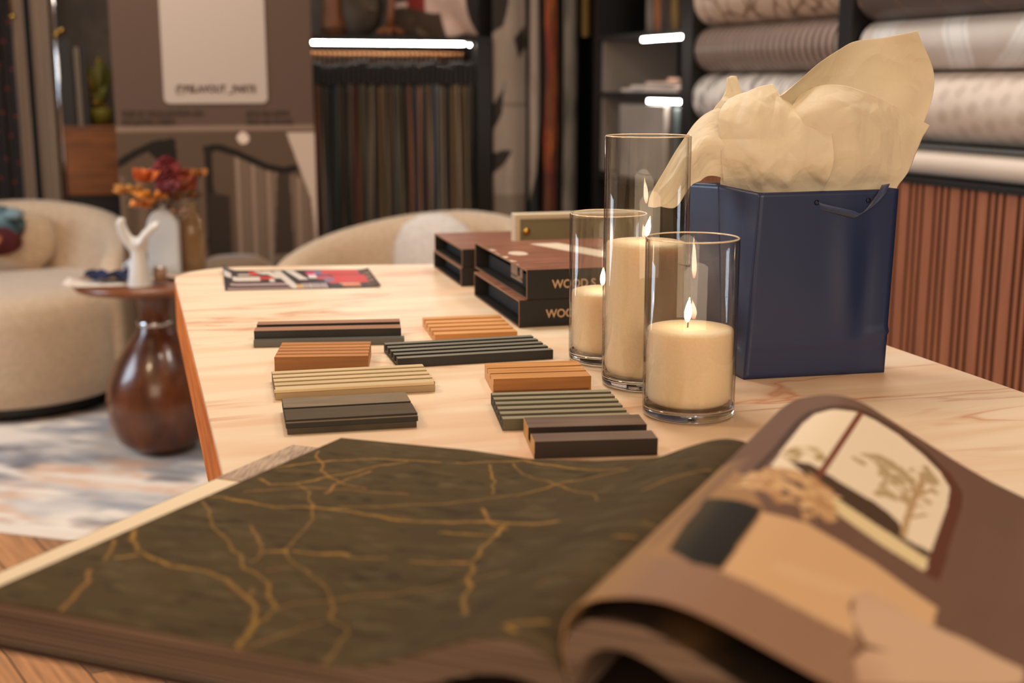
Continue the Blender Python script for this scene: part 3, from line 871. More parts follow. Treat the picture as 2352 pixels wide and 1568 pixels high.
obj('piping', MB().tube([(0.135*math.sin(a)*(1 if math.cos(a) > -0.5 else 0.95), 0, 0.010+0.136*math.cos(a)) for a in np.linspace(0, 2*math.pi, 40)], 0.004, 6), mat('white_piping', (206, 202, 202), rough=0.9), pw)

# teal and maroon bundle on the left chair
u, v = np.meshgrid(np.linspace(0, 2*math.pi, 60), np.linspace(-1, 1, 40))
C = np.zeros(u.shape+(3,))
C[:] = (74, 98, 112)
mix(C, (fbm(u, v, 3, 4)-0.45)*3, (112, 138, 146))
mix(C, (v < 0.05+0.15*np.sin(u*3))*1.0, (92, 48, 52))
put(C, np.hypot(np.cos(u)-0.0, v+0.35) < 0.22, (190, 128, 92))
rad = 0.098*np.sqrt(np.clip(1-np.abs(v)**2.6, 0, 1))*(1+0.10*np.sin(u*5+v*4))
t = thing('folded_scarf', 'teal and maroon folded scarf on the back of the left armchair', 'scarf', tuple(R(-2.425, -0.24, 0.585)), RA)
pgrid('scarf_cloth', rad*np.cos(u), rad*np.sin(u)*0.8, 0.085*v+0.008*np.sin(u*4), C, prf, t)
obj('scarf_knot', MB().lathe([(0, -0.02), (0.03, -0.012), (0.036, 0.004), (0.02, 0.02), (0, 0.024)], 14, c=(0.07, -0.05, 0.06)).jitter(0.008, 30), mat('pale_teal', (118, 142, 150), rough=0.9), t)

# ottoman
t = thing('ottoman', 'low brown ottoman in front of the banner', 'ottoman', R(-1.66, -0.88), RA)
obj('seat', MB().lathe([(0.0, 0.06), (0.12, 0.06), (0.13, 0.1), (0.13, 0.45), (0.12, 0.51), (0.08, 0.535), (0, 0.54)], 36), mat('brown_velvet', (124, 98, 72), (96, 74, 54), nscale=8, rough=0.8, sheen=0.3), t)
obj('foot_ring', MB().lathe([(0.10, 0), (0.10, 0.06)], 30), black, t)

# ------------------------------------------------------------------ gourd side table
wal = mat('walnut', (112, 62, 34), (78, 42, 24), scale=(5, 5, 1.2), nscale=4, detail=6, rough=0.28, coat=0.4, distort=0.6)
st = thing('side_table', 'round walnut side table on a gourd-shaped base', 'side table', (-1.075, 3.735, 0.008))
obj('base', MB().lathe([(0.05, 0.0), (0.085, 0.004), (0.125, 0.035), (0.15, 0.095), (0.156, 0.155), (0.148, 0.215), (0.122, 0.275), (0.088, 0.325), (0.060, 0.362), (0.047, 0.39), (0.043, 0.42), (0.05, 0.465), (0.075, 0.498)], 56), wal, st)
obj('collar', MB().lathe([(0.049, 0.386), (0.053, 0.390), (0.0535, 0.397), (0.049, 0.402)], 40, capb=False, capt=False), chrome, st)
obj('table_top', MB().lathe([(0.19, 0.498), (0.222, 0.503), (0.228, 0.512), (0.226, 0.522), (0.218, 0.526), (0.0, 0.526)], 64), mat('walnut_top', (138, 84, 52), (110, 64, 38), scale=(1, 9, 1), nscale=4, rough=0.3, coat=0.3), st)
TZ = 0.535
white_c = mat('white_ceramic', (226, 224, 220), rough=0.35)
# hand sculpture
hs = thing('hand_sculpture', 'white ceramic sculpture of an upright open hand on the side table', 'sculpture', (-1.072, 3.60, TZ), math.radians(8))
m = MB()
m.lathe([(0.034, 0), (0.035, 0.006), (0.030, 0.04), (0.024, 0.075), (0.021, 0.098), (0.022, 0.108)], 20)
m.tube([(0, 0, 0.095), (0.001, 0, 0.118), (0.004, 0.002, 0.138)], [0.023, 0.030, 0.026], 12, sx=0.8)
m.tube([(-0.012, 0, 0.112), (-0.028, -0.002, 0.135), (-0.040, -0.004, 0.16), (-0.043, -0.006, 0.182), (-0.038, -0.008, 0.196)], [0.018, 0.0165, 0.0155, 0.0135, 0.009], 10)
for k, (dy, l, b) in enumerate([(-0.020, 0.92, 0.004), (-0.007, 1.04, 0.0), (0.006, 1.0, -0.002), (0.018, 0.84, -0.006)]):
    m.tube([(0.006, dy*0.8, 0.118), (0.018+b, dy, 0.118+0.026*l), (0.034*l+b, dy*1.1, 0.112+0.048*l), (0.050*l+b, dy*1.15, 0.112+0.062*l), (0.062*l+b, dy*1.15, 0.112+0.066*l)],
           [0.012, 0.0105, 0.0098, 0.0088, 0.006], 9)
h = obj('hand', m, white_c, hs)
rm = h.modifiers.new('melt', 'REMESH')
rm.mode = 'VOXEL'
rm.voxel_size = 0.0028
rm.use_smooth_shade = True
sm = h.modifiers.new('soften', 'SMOOTH')
sm.iterations = 4
obj('foot_disc', MB().lathe([(0.036, 0), (0.037, 0.003), (0.034, 0.006)], 24), white_c, hs)
# arched vase
vz = thing('arched_vase', 'flat white arch-shaped vase holding dried flowers on the side table', 'vase', (-1.052, 3.80, TZ), math.radians(4))
pts = [(-0.046, 0), (-0.047, 0.13)]+[(0.047*math.cos(a), 0.14+0.062*math.sin(a)) for a in np.linspace(math.pi, 0, 15)][1:-1]+[(0.047, 0.13), (0.046, 0)]
m = MB()
n = len(pts)
m.add([(x, -0.022, z) for x, z in pts]+[(x, 0.022, z) for x, z in pts], [tuple(range(n)), tuple(range(2*n-1, n-1, -1))]+[(k, n+k, n+(k+1) % n, (k+1) % n) for k in range(n)])
obj('vase_body', m, mat('blue_white_glaze', (214, 218, 220), rough=0.3), vz, bevel=0.006, seg=3)
obj('neck', MB().lathe([(0.014, 0.195), (0.013, 0.208), (0.016, 0.212)], 18), mat('blue_white_glaze', (214, 218, 220)), vz)
# amber bottle vase
bv = thing('bottle_vase', 'amber glass bottle vase behind the white arch vase', 'vase', (-0.985, 3.87, TZ))
gl = bpy.data.materials.new('amber_glass')
gl.use_nodes = True
gb = gl.node_tree.nodes['Principled BSDF']
gb.inputs['Base Color'].default_value = (*lin((206, 172, 128)), 1)
gb.inputs['Roughness'].default_value = 0.08
gb.inputs['Transmission Weight'].default_value = 0.7
obj('bottle_body', MB().lathe([(0.036, 0), (0.04, 0.01), (0.04, 0.12), (0.034, 0.16), (0.02, 0.185), (0.016, 0.2), (0.018, 0.206), (0.012, 0.2), (0.012, 0.18), (0.03, 0.15), (0.036, 0.11), (0.035, 0.012), (0, 0.01)], 28), gl, bv)
obj('lip_ring', MB().lathe([(0.017, 0.203), (0.0195, 0.207), (0.017, 0.211)], 20, capb=False, capt=False), gl, bv)
# dried flowers
def flower(label, top, petals, c1, c2, size, kind, base=(-1.052, 3.80, TZ+0.19), droop=0.5):
    t = thing('dried_flower', label, 'flower', base, 0, 'dried flowers in the arch vase')
    size *= 1.3
    p = Vector(top)-Vector(base)
    obj('stem', MB().tube([(0, 0, 0), p*0.5+Vector((0, 0, 0.012)), p], 0.0022, 6), mat('stem_brown', (84, 62, 36), rough=0.8), t)
    m = MB()
    rg = random.Random(hash(label) % 1000 if False else len(label)*7+petals)
    for k in range(petals):
        if kind == 'ball':
            z = 1-1.75*(k+0.5)/petals
            a = k*2.39996
            d = Vector((math.sqrt(max(0, 1-z*z))*math.cos(a), math.sqrt(max(0, 1-z*z))*math.sin(a), z))
        else:
            a = 2*math.pi*k/petals*1.0+rg.uniform(-0.2, 0.2)
            d = Vector((math.cos(a), math.sin(a)*0.8, droop+rg.uniform(-0.25, 0.35))).normalized()
        s = d.orthogonal().normalized()
        q = d.cross(s)
        L = size*rg.uniform(0.85, 1.15)
        w = size*(0.36 if kind == 'ball' else 0.30)
        b = p+d*size*(0.45 if kind == 'ball' else 0.05)
        e = p+d*L
        mid = b.lerp(e, 0.6)
        m.add([b, mid+s*w+q*0.004, e, mid-s*w+q*0.004, mid+q*w*0.5], [(0, 1, 4), (1, 2, 4), (2, 3, 4), (3, 0, 4)], 0, True)
    obj('bloom', m, mat('petal_%d_%d_%d' % c1, c1, c2, nscale=30, rough=0.8), t, solid=0.0012)
flower('burgundy ball bloom at the top of the dried bouquet', (-1.030, 3.79, 0.845), 60, (142, 44, 48), (96, 26, 34), 0.036, 'ball')
flower('dark red ball bloom just below the burgundy one', (-1.022, 3.77, 0.805), 50, (116, 32, 40), (150, 84, 96), 0.030, 'ball')
flower('rust-red bloom at the right of the bouquet', (-0.985, 3.80, 0.815), 44, (168, 72, 36), (128, 50, 28), 0.034, 'ball')
flower('bright orange lily at the front left of the bouquet', (-1.082, 3.765, 0.815), 9, (226, 122, 58), (190, 88, 40), 0.046, 'star', droop=0.9)
flower('golden yellow lily low at the front of the bouquet', (-1.070, 3.75, 0.775), 10, (222, 148, 44), (184, 104, 28), 0.040, 'star', droop=0.2)
flower('pale orange drooping bloom above the hand sculpture', (-1.103, 3.76, 0.768), 8, (230, 150, 80), (206, 120, 56), 0.034, 'star', droop=-0.5)
flower('ochre seed spray reaching out to the left', (-1.148, 3.79, 0.782), 10, (196, 136, 62), (150, 96, 44), 0.040, 'star', droop=0.3)
flower('thin ochre spray reaching out to the right', (-0.935, 3.80, 0.832), 9, (176, 110, 48), (140, 84, 36), 0.030, 'star', droop=0.4)
flower('brown grass spray under the rust-red bloom', (-0.980, 3.79, 0.772), 12, (120, 74, 36), (84, 52, 26), 0.042, 'star', droop=0.2)
flower('pale pink bud leaning down beside the arch vase', (-1.000, 3.78, 0.735), 6, (196, 156, 132), (168, 128, 106), 0.022, 'star', droop=-0.2)
# papers, cloth and glasses on the side table
for k, (dx, dy, a, c, n_) in enumerate([(-0.13, -0.10, 12, (230, 216, 204), 'white paper sheet overhanging the left edge of the side table'), (-0.02, 0.02, -20, (220, 204, 186), 'cream paper sheet under the hand sculpture'),
                                       (0.11, 0.04, 30, (214, 190, 166), 'beige paper sheet on the right of the side table')]):
    m = MB()
    u, v = np.meshgrid(np.linspace(-0.09, 0.09, 10), np.linspace(-0.065, 0.065, 8))
    m.grid(u, v, 0.0012+0.0016*k+0.0*u+np.where(u < -0.04, 0.010*((u+0.04)/0.05)**2, 0))
    o = obj('paper_sheet', m, mat('sheet_%d' % k, c, rough=0.7), None, solid=0.0008, loc=(-1.075+dx, 3.735+dy, TZ+0.0005), rotz=math.radians(a))
    tag(o, n_, 'paper', 'papers on the side table')
t = thing('navy_cloth', 'crumpled navy cloth on the papers at the left of the side table', 'cloth', (-1.175, 3.665, TZ+0.012))
u, v = np.meshgrid(np.linspace(-1, 1, 30), np.linspace(-1, 1, 24))
obj('cloth', MB().grid(u*0.065+0.01*np.sin(v*5), v*0.045+0.008*np.sin(u*6), 0.010+0.009*np.sin(u*5+v*2)*np.cos(v*4)+0.004*np.sin(u*11)), mat('navy_cloth', (30, 42, 82), (22, 30, 62), nscale=30, rough=0.85), t, solid=0.003)
obj('hem', MB().tube([(-0.064, -0.044+0.09*k/8, 0.012+0.007*math.sin(k)) for k in range(9)], 0.0022, 6), mat('navy_hem', (24, 32, 66), rough=0.9), t)
t = thing('white_cup', 'small pale blue-white cup behind the hand sculpture', 'cup', (-1.118, 3.725, TZ+0.006))
obj('cup_body', MB().lathe([(0.018, 0), (0.022, 0.01), (0.026, 0.05), (0.0235, 0.05), (0.019, 0.012), (0, 0.010)], 24), mat('blue_cup', (212, 220, 232), rough=0.3), t)
obj('handle', MB().tube([(-0.024, 0, 0.04), (-0.038, 0, 0.036), (-0.038, 0, 0.018), (-0.022, 0, 0.014)], 0.003, 8), mat('blue_cup', (212, 220, 232)), t)
t = thing('votive_glass', 'small brown votive glass right of the hand sculpture', 'glass', (-1.022, 3.63, TZ+0.006))
obj('glass_body', MB().lathe([(0.016, 0), (0.019, 0.004), (0.02, 0.042), (0.017, 0.042), (0.016, 0.008), (0, 0.007)], 22), mat('smoky_glass', (150, 112, 92), rough=0.15, coat=0.5), t)
obj('wax', MB().lathe([(0.0158, 0.008), (0.0158, 0.024), (0, 0.0235)], 20), mat('dark_wax', (96, 52, 40), rough=0.5), t)
# ------------------------------------------------------------------ desk
TA = math.radians(16.7)
dk = thing('desk', 'large desk with cream marble top and orange-brown wooden edge in the middle', 'desk', (0.16, 1.42, 0), TA)
def dl(x, y):                  # world -> desk frame
    dx, dy = x-0.16, y-1.42
    return (dx*math.cos(TA)+dy*math.sin(TA), -dx*math.sin(TA)+dy*math.cos(TA))
def rounded(poly, rads, n=10):
    out = []
    m = len(poly)
    for i in range(m):
        p, a, b = Vector(poly[i]), Vector(poly[i-1]), Vector(poly[(i+1) % m])
        d1, d2 = (a-p).normalized(), (b-p).normalized()
        ang = d1.angle(d2)
        t = rads[i]/math.tan(ang/2)
        c = p+(d1+d2).normalized()*(rads[i]/math.sin(ang/2))
        s, e = p+d1*t-c, p+d2*t-c
        a0, a1 = math.atan2(s.y, s.x), math.atan2(e.y, e.x)
        da = (a1-a0+math.pi) % (2*math.pi)-math.pi
        out += [(c.x+rads[i]*math.cos(a0+da*k/n), c.y+rads[i]*math.sin(a0+da*k/n)) for k in range(n+1)]
    return out
corners = [dl(-0.022, 0.30), dl(0.94, 0.33), dl(0.270, 2.563), dl(-0.672, 2.474)]
outline = rounded(corners, [0.08, 0.08, 0.12, 0.125])
def inset(poly, d):
    c = Vector((sum(p[0] for p in poly)/len(poly), sum(p[1] for p in poly)/len(poly)))
    out = []
    n = len(poly)
    for i in range(n):
        a, b = Vector(poly[i-1]), Vector(poly[(i+1) % n])
        t = (b-a).normalized()
        out.append((poly[i][0]-t.y*d, poly[i][1]+t.x*d))
    return out
def onyx():
    m = bpy.data.materials.new('cream_marble')
    m.use_nodes = True
    nt = m.node_tree
    b = nt.nodes['Principled BSDF']
    b.inputs['Roughness'].default_value = 0.32
    b.inputs['Specular IOR Level'].default_value = 0.4
    tc = nt.nodes.new('ShaderNodeTexCoord')
    mp = nt.nodes.new('ShaderNodeMapping')
    mp.inputs['Scale'].default_value = (1.3, 7.0, 1)
    mp.inputs['Rotation'].default_value = (0, 0, math.radians(-14))
    nt.links.new(tc.outputs['Object'], mp.inputs[0])
    n1 = nt.nodes.new('ShaderNodeTexNoise')
    n1.inputs['Scale'].default_value = 1.5
    n1.inputs['Detail'].default_value = 6
    n1.inputs['Distortion'].default_value = 0.9
    nt.links.new(mp.outputs[0], n1.inputs['Vector'])
    r1 = nt.nodes.new('ShaderNodeValToRGB')
    e = r1.color_ramp.elements
    e[0].position, e[0].color = 0.36, (*lin((236, 202, 172)), 1)
    e[1].position, e[1].color = 0.60, (*lin((248, 228, 204)), 1)
    nt.links.new(n1.outputs['Fac'], r1.inputs[0])
    n2 = nt.nodes.new('ShaderNodeTexNoise')
    n2.inputs['Scale'].default_value = 1.1
    n2.inputs['Detail'].default_value = 4
    n2.inputs['Roughness'].default_value = 0.6
    n2.inputs['Distortion'].default_value = 0.9
    mp2 = nt.nodes.new('ShaderNodeMapping')
    mp2.inputs['Scale'].default_value = (1.1, 6.5, 1)
    mp2.inputs['Location'].default_value = (3.1, 1.7, 0)
    mp2.inputs['Rotation'].default_value = (0, 0, math.radians(-9))
    nt.links.new(tc.outputs['Object'], mp2.inputs[0])
    nt.links.new(mp2.outputs[0], n2.inputs['Vector'])
    r2 = nt.nodes.new('ShaderNodeValToRGB')
    e = r2.color_ramp.elements
    e[0].position, e[0].color = 0.47, (0, 0, 0, 1)
    e[1].position, e[1].color = 0.50, (0.7, 0.7, 0.7, 1)
    x = r2.color_ramp.elements.new(0.515)
    x.color = (0.3, 0.3, 0.3, 1)
    x = r2.color_ramp.elements.new(0.545)
    x.color = (0, 0, 0, 1)
    nt.links.new(n2.outputs['Fac'], r2.inputs[0])
    n3 = nt.nodes.new('ShaderNodeTexNoise')
    n3.inputs['Scale'].default_value = 3.2
    nt.links.new(tc.outputs['Object'], n3.inputs['Vector'])
    r3 = nt.nodes.new('ShaderNodeValToRGB')
    r3.color_ramp.elements[0].position = 0.46
    r3.color_ramp.elements[1].position = 0.60
    nt.links.new(n3.outputs['Fac'], r3.inputs[0])
    mul = nt.nodes.new('ShaderNodeMath')
    mul.operation = 'MULTIPLY'
    nt.links.new(r2.outputs[0], mul.inputs[0])
    nt.links.new(r3.outputs[0], mul.inputs[1])
    mx = nt.nodes.new('ShaderNodeMix')
    mx.data_type = 'RGBA'
    nt.links.new(mul.outputs[0], mx.inputs['Factor'])
    nt.links.new(r1.outputs[0], mx.inputs['A'])
    mx.inputs['B'].default_value = (*lin((204, 126, 80)), 1)
    nt.links.new(mx.outputs['Result'], b.inputs['Base Color'])
    return m
deskw = mat('desk_wood', (240, 146, 66), (208, 118, 50), scale=(9, 1.2, 9), nscale=5, detail=6, rough=0.6, spec=0.1)
obj('tabletop', MB().prism_z(outline, 0.742, 0.75), onyx(), dk, bevel=0.0015)
obj('apron', MB().prism_z(inset(outline, -0.001), 0.655, 0.742), deskw, dk)
obj('base_trim', MB().prism_z(inset(outline, 0.002), 0.643, 0.655), mat('dark_trim', (62, 46, 38), rough=0.5), dk)
for q in ((-0.02, 0.55), (0.72, 0.60), (0.20, 2.40), (-0.50, 2.33)):
    x, y = dl(*q)
    obj('leg', MB().lathe([(0.035, 0.0), (0.045, 0.643)], 20, c=(x, y, 0)), deskw, dk)

# ------------------------------------------------------------------ wall panel samples
def slat_profile(D, th, slats, groove, lip=0.0, lipd=0.0):
    """front-to-back outline: slats = list of (y0, y1, z) raised bars over a groove floor"""
    top = []
    for y0, y1, z in sorted(slats, reverse=True):
        top += [(y1, groove), (y1, z), (y0, z), (y0, groove)]
    pts = [(0.0, 0.0), (D, 0.0)]
    if abs(top[0][0]-D) > 1e-5:
        pts.append((D, groove))
    clean = pts+top
    if abs(top[-1][0]) > 1e-5:
        clean.append((0.0, groove))
    out = []
    for p in clean:
        if not out or (abs(p[0]-out[-1][0])+abs(p[1]-out[-1][1])) > 1e-6:
            out.append(p)
    if abs(out[-1][0]-out[0][0])+abs(out[-1][1]-out[0][1]) < 1e-6:
        out.pop()
    return out
def even(D, n, w, z, y0=0.0):
    g = (D-y0-n*w)/max(1, n-1)
    return [(y0+k*(w+g), y0+k*(w+g)+w, z) for k in range(n)]
def sample(label, x, y, ang, L, profile, top, side, end, group='wall panel samples on the desk', extra=None):
    t = thing('panel_sample', label, 'panel sample', (x, y, 0.7503), math.radians(ang), group)
    def pick(ny, nz):
        if ny == 0 and nz == 0:
            return 2
        return 0 if nz > abs(ny) else 1
    m = MB()
    m.prism_x(profile, 0.0, L, pick)
    obj('panel', m, [top, side, end], t, bevel=0.0004, seg=1)
    if extra:
        extra(t, L)
    return t
def wood(name, a, b, s=30, **k):
    return mat(name, a, b, scale=(1.2, 22, 22), nscale=s/6, detail=6, rough=k.get('rough', 0.5))
# black and walnut, two raised bars and a grey lip
walt = wood('walnut_laminate', (166, 120, 92), (142, 98, 74))
blk = mat('sample_black', (20, 19, 19), rough=0.45)
greyl = mat('sample_grey_lip', (88, 88, 84), rough=0.4)
def lip(t, L):
    obj('front_lip', MB().box(0, L+0.004, -0.0015, 0.0098, 0, 0.0095).box(0, L+0.004, 0.001, 0.0085, 0.0095, 0.0103), greyl, t, bevel=0.002, label='grey front lip')
sample('long black sample with two walnut bars and a grey front lip', -0.356, 1.704, 6.6, 0.203,
       slat_profile(0.082, 0.0, [(0.010, 0.038, 0.021), (0.057, 0.082, 0.021)], 0.004), walt, blk, blk, extra=lip)
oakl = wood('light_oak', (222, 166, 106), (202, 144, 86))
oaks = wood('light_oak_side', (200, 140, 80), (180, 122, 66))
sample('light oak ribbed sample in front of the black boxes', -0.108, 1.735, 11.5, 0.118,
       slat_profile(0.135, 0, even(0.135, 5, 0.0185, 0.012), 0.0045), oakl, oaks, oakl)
chs = wood('cherry', (196, 132, 72), (172, 112, 58))
sample('thick reddish-brown sample with four grooves, left row', -0.300, 1.556, 4.0, 0.118,
       slat_profile(0.092, 0, even(0.092, 5, 0.0155, 0.0185), 0.011), chs, wood('cherry_side', (150, 100, 50), (128, 82, 38)), chs)
sage_d = mat('ash_grey_face', (128, 124, 112), (116, 112, 100), scale=(1, 20, 20), nscale=6, rough=0.5)
sample('long dark sample with five ash-grey ribs, behind the brown oak sample', -0.146, 1.575, 15.5, 0.208,
       slat_profile(0.104, 0, even(0.104, 5, 0.0125, 0.0125), 0.004), sage_d, blk, mat('panel_core', (64, 54, 44), (48, 42, 36), nscale=60, rough=0.8))
ivo = wood('ivory_ash', (214, 190, 150), (198, 174, 134))
def ivlip(t, L):
    obj('edge_clip', MB().box(-0.001, L-0.002, -0.004, 0.0, 0.0095, 0.0125), ivo, t)
sample('long ivory ribbed sample in the left row', -0.272, 1.409, 13.0, 0.186,
       slat_profile(0.0955, 0, even(0.0955, 5, 0.0135, 0.0125, 0.0), 0.0065), ivo, wood('ivory_side', (176, 152, 118), (160, 138, 104)), mat('ivory_core', (120, 104, 80), (96, 84, 64), nscale=80, rough=0.8), extra=ivlip)
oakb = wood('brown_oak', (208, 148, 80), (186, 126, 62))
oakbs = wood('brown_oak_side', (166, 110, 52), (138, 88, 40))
def oaklip(t, L):
    obj('rebate', MB().box(0.001, L-0.003, -0.0012, 0.0, 0.0, 0.0032), mat('oak_rebate', (110, 68, 36), rough=0.6), t)
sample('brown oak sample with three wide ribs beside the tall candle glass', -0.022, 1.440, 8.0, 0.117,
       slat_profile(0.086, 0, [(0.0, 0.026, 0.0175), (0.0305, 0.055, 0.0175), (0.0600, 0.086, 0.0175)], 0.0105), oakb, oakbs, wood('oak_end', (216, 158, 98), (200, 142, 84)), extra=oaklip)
deckt = mat('decking_face', (130, 110, 84), (112, 94, 72), scale=(3, 26, 26), nscale=5, detail=5, rough=0.65)
def deck(t, L):
    obj('lower_board', MB().box(0.0015, L-0.0015, 0.001, 0.098, 0.0, 0.0065), mat('decking_lower', (74, 64, 50), (60, 52, 42), nscale=30, rough=0.7), t)
ribs = [(0.004+k*0.0037, 0.004+k*0.0037+0.0022, 0.0152) for k in range(12)]
prof = slat_profile(0.098, 0, ribs+[(0.0545, 0.098, 0.0152)], 0.0125)
sample('dark decking sample, half smooth and half finely grooved, nearest the wallpaper book', -0.234, 1.262, 12.5, 0.138,
       [(y, z if z > 0.001 else 0.0068) for y, z in prof], deckt, mat('decking_dark', (32, 29, 25), rough=0.6), mat('decking_end', (46, 38, 32), (30, 26, 24), nscale=80, rough=0.8), extra=deck)
sage = mat('sage_face', (152, 144, 122), (140, 132, 110), scale=(1, 16, 16), nscale=6, rough=0.45)
sages = mat('sage_side', (92, 86, 68), rough=0.5)
sample('sage grey sample with six ribs, partly under the dark brown one', -0.010, 1.279, 7.0, 0.137,
       slat_profile(0.116, 0, even(0.116, 6, 0.0114, 0.0125), 0.005), sage, sages, mat('core_grey', (66, 60, 50), (48, 44, 38), nscale=120, rough=0.85))
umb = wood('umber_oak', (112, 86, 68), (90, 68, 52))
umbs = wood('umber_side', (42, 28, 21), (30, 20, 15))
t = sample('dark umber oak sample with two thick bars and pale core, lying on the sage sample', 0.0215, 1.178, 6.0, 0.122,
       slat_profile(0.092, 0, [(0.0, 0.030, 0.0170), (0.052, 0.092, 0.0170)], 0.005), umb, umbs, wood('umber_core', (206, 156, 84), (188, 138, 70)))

# ------------------------------------------------------------------ candles in glass cylinders
def thin_glass():
    m = bpy.data.materials.new('clear_glass')
    m.use_nodes = True
    nt = m.node_tree
    nt.nodes.remove(nt.nodes['Principled BSDF'])
    out = nt.nodes['Material Output']
    lw = nt.nodes.new('ShaderNodeLayerWeight')
    lw.inputs['Blend'].default_value = 0.5
    pw_ = nt.nodes.new('ShaderNodeMath')
    pw_.operation = 'POWER'
    pw_.inputs[1].default_value = 5.0
    ma = nt.nodes.new('ShaderNodeMath')
    ma.operation = 'MULTIPLY_ADD'
    ma.inputs[1].default_value = 0.95
    ma.inputs[2].default_value = 0.045
    tr = nt.nodes.new('ShaderNodeBsdfTransparent')
    rmp = nt.nodes.new('ShaderNodeValToRGB')
    rmp.color_ramp.elements[0].position = 0.6
    rmp.color_ramp.elements[0].color = (0.985, 0.985, 0.98, 1)
    rmp.color_ramp.elements[1].position = 0.97
    rmp.color_ramp.elements[1].color = (0.42, 0.38, 0.33, 1)
    gl_ = nt.nodes.new('ShaderNodeBsdfGlossy')
    gl_.inputs['Roughness'].default_value = 0.015
    mx = nt.nodes.new('ShaderNodeMixShader')
    nt.links.new(lw.outputs['Facing'], pw_.inputs[0])
    nt.links.new(pw_.outputs[0], ma.inputs[0])
    nt.links.new(lw.outputs['Facing'], rmp.inputs[0])
    nt.links.new(rmp.outputs[0], tr.inputs['Color'])
    nt.links.new(ma.outputs[0], mx.inputs[0])
    nt.links.new(tr.outputs[0], mx.inputs[1])
    nt.links.new(gl_.outputs[0], mx.inputs[2])
    nt.links.new(mx.outputs[0], out.inputs[0])
    return m
GL = thin_glass()
gsol = bpy.data.materials.new('thick_glass')
gsol.use_nodes = True
gb = gsol.node_tree.nodes['Principled BSDF']
gb.inputs['Base Color'].default_value = (0.96, 0.95, 0.92, 1)
gb.inputs['Roughness'].default_value = 0.03
gb.inputs['Transmission Weight'].default_value = 1.0
gb.inputs['IOR'].default_value = 1.48
wax = mat('candle_wax', (246, 226, 196), (243, 221, 189), nscale=300, rough=0.75, bump=0.25, bscale=900, sss=0.6)
def flame_mat():
    m = bpy.data.materials.new('flame')
    m.use_nodes = True
    nt = m.node_tree
    b = nt.nodes['Principled BSDF']
    b.inputs['Base Color'].default_value = (0, 0, 0, 1)
    tc = nt.nodes.new('ShaderNodeTexCoord')
    sp = nt.nodes.new('ShaderNodeSeparateXYZ')
    r = nt.nodes.new('ShaderNodeValToRGB')
    e = r.color_ramp.elements
    e[0].position, e[0].color = 0.05, (0.9, 0.22, 0.05, 1)
    e[1].position, e[1].color = 0.95, (1.0, 0.50, 0.16, 1)
    x = e.new(0.35)
    x.color = (1.0, 0.80, 0.50, 1)
    x = e.new(0.75)
    x.color = (1.0, 0.84, 0.56, 1)
    nt.links.new(tc.outputs['Generated'], sp.inputs[0])
    nt.links.new(sp.outputs['Z'], r.inputs[0])
    nt.links.new(r.outputs[0], b.inputs['Emission Color'])
    b.inputs['Emission Strength'].default_value = 30.0
    return m
FLM = flame_mat()
wick_m = mat('wick', (40, 26, 20), rough=0.9)
def candle(label_g, label_c, x, y, r, H, wz, lean, fh, wick_dx=0.0):
    g = thing('glass_cylinder', label_g, 'glass vase', (x, y, 0.7502), 0, 'glass candle cylinders')
    obj('wall', MB().lathe([(r-0.0006, 0.008), (r, 0.012), (r, H-0.0008), (r-0.0008, H)], 96, capb=False, capt=False), GL, g)
    obj('inner_wall', MB().lathe([(r-0.0028, 0.0135), (r-0.0028, H-0.0008), (r-0.0022, H)], 96, capb=False, capt=False), GL, g)
    obj('rim', MB().lathe([(r-0.0022, H-0.0006), (r-0.0024, H+0.0002), (r-0.0014, H+0.0008), (r-0.0004, H+0.0002), (r-0.0006, H-0.0006)], 96, capb=False, capt=False), mat('polished_rim', (250, 226, 196), rough=0.1, spec=1.0), g)
    obj('base', MB().lathe([(0.0, 0.0), (r-0.006, 0.0), (r-0.001, 0.002), (r-0.0004, 0.006), (r-0.0004, 0.0125), (r-0.004, 0.0128), (0, 0.0115)], 96), gsol, g)
    c = thing('candle', label_c, 'candle', (x, y, 0.7642), 0, 'white candles in the glass cylinders')
    h = wz-0.7642
    rw = r-0.0034
    pr = [(0, 0), (rw-0.008, 0.0005), (rw-0.003, 0.004), (rw-0.0002, 0.012), (rw, 0.03), (rw, h-0.004), (rw-0.0012, h-0.0012), (rw-0.006, h), (rw*0.6, h-0.0004), (rw*0.2, h-0.001), (0, h-0.001)]
    m = MB().lathe(pr, 72)
    obj('wax', m, wax, c)
    wk = obj('wick', MB().tube([(wick_dx, 0, h-0.002), (wick_dx+0.0004, 0, h+0.004), (wick_dx-0.0012+lean*0.2, 0, h+0.010)], 0.0008, 7), wick_m, c)
    m = MB()
    n, K = 18, 14
    vs, fs = [], []
    for i in range(n+1):
        q = i/n
        rad_ = fh*0.115*math.sin(math.pi*min(1, q*1.02))**0.75*(1-0.72*q)*1.65+1e-4
        off = lean*q**1.5
        for k in range(K):
            a = 2*math.pi*k/K
            vs.append((wick_dx-0.0004+off+rad_*math.cos(a), rad_*math.sin(a), h+0.0045+fh*q))
    for i in range(n):
        for k in range(K):
            k2 = (k+1) % K
            fs.append((i*K+k, i*K+k2, (i+1)*K+k2, (i+1)*K+k))
    m.add(vs, fs, 0, True)
    obj('flame', m, FLM, wk)
candle('short wide glass cylinder nearest the camera, in front of the gift bag', 'white candle in the nearest short glass cylinder, burning low', 0.194, 1.349, 0.0505, 0.195, 0.848, 0.0018, 0.0275, -0.003)
candle('tallest glass cylinder, behind the nearest one', 'tall white candle in the tallest glass cylinder', 0.159, 1.491, 0.0505, 0.297, 0.924, 0.0035, 0.0250, 0.0012)
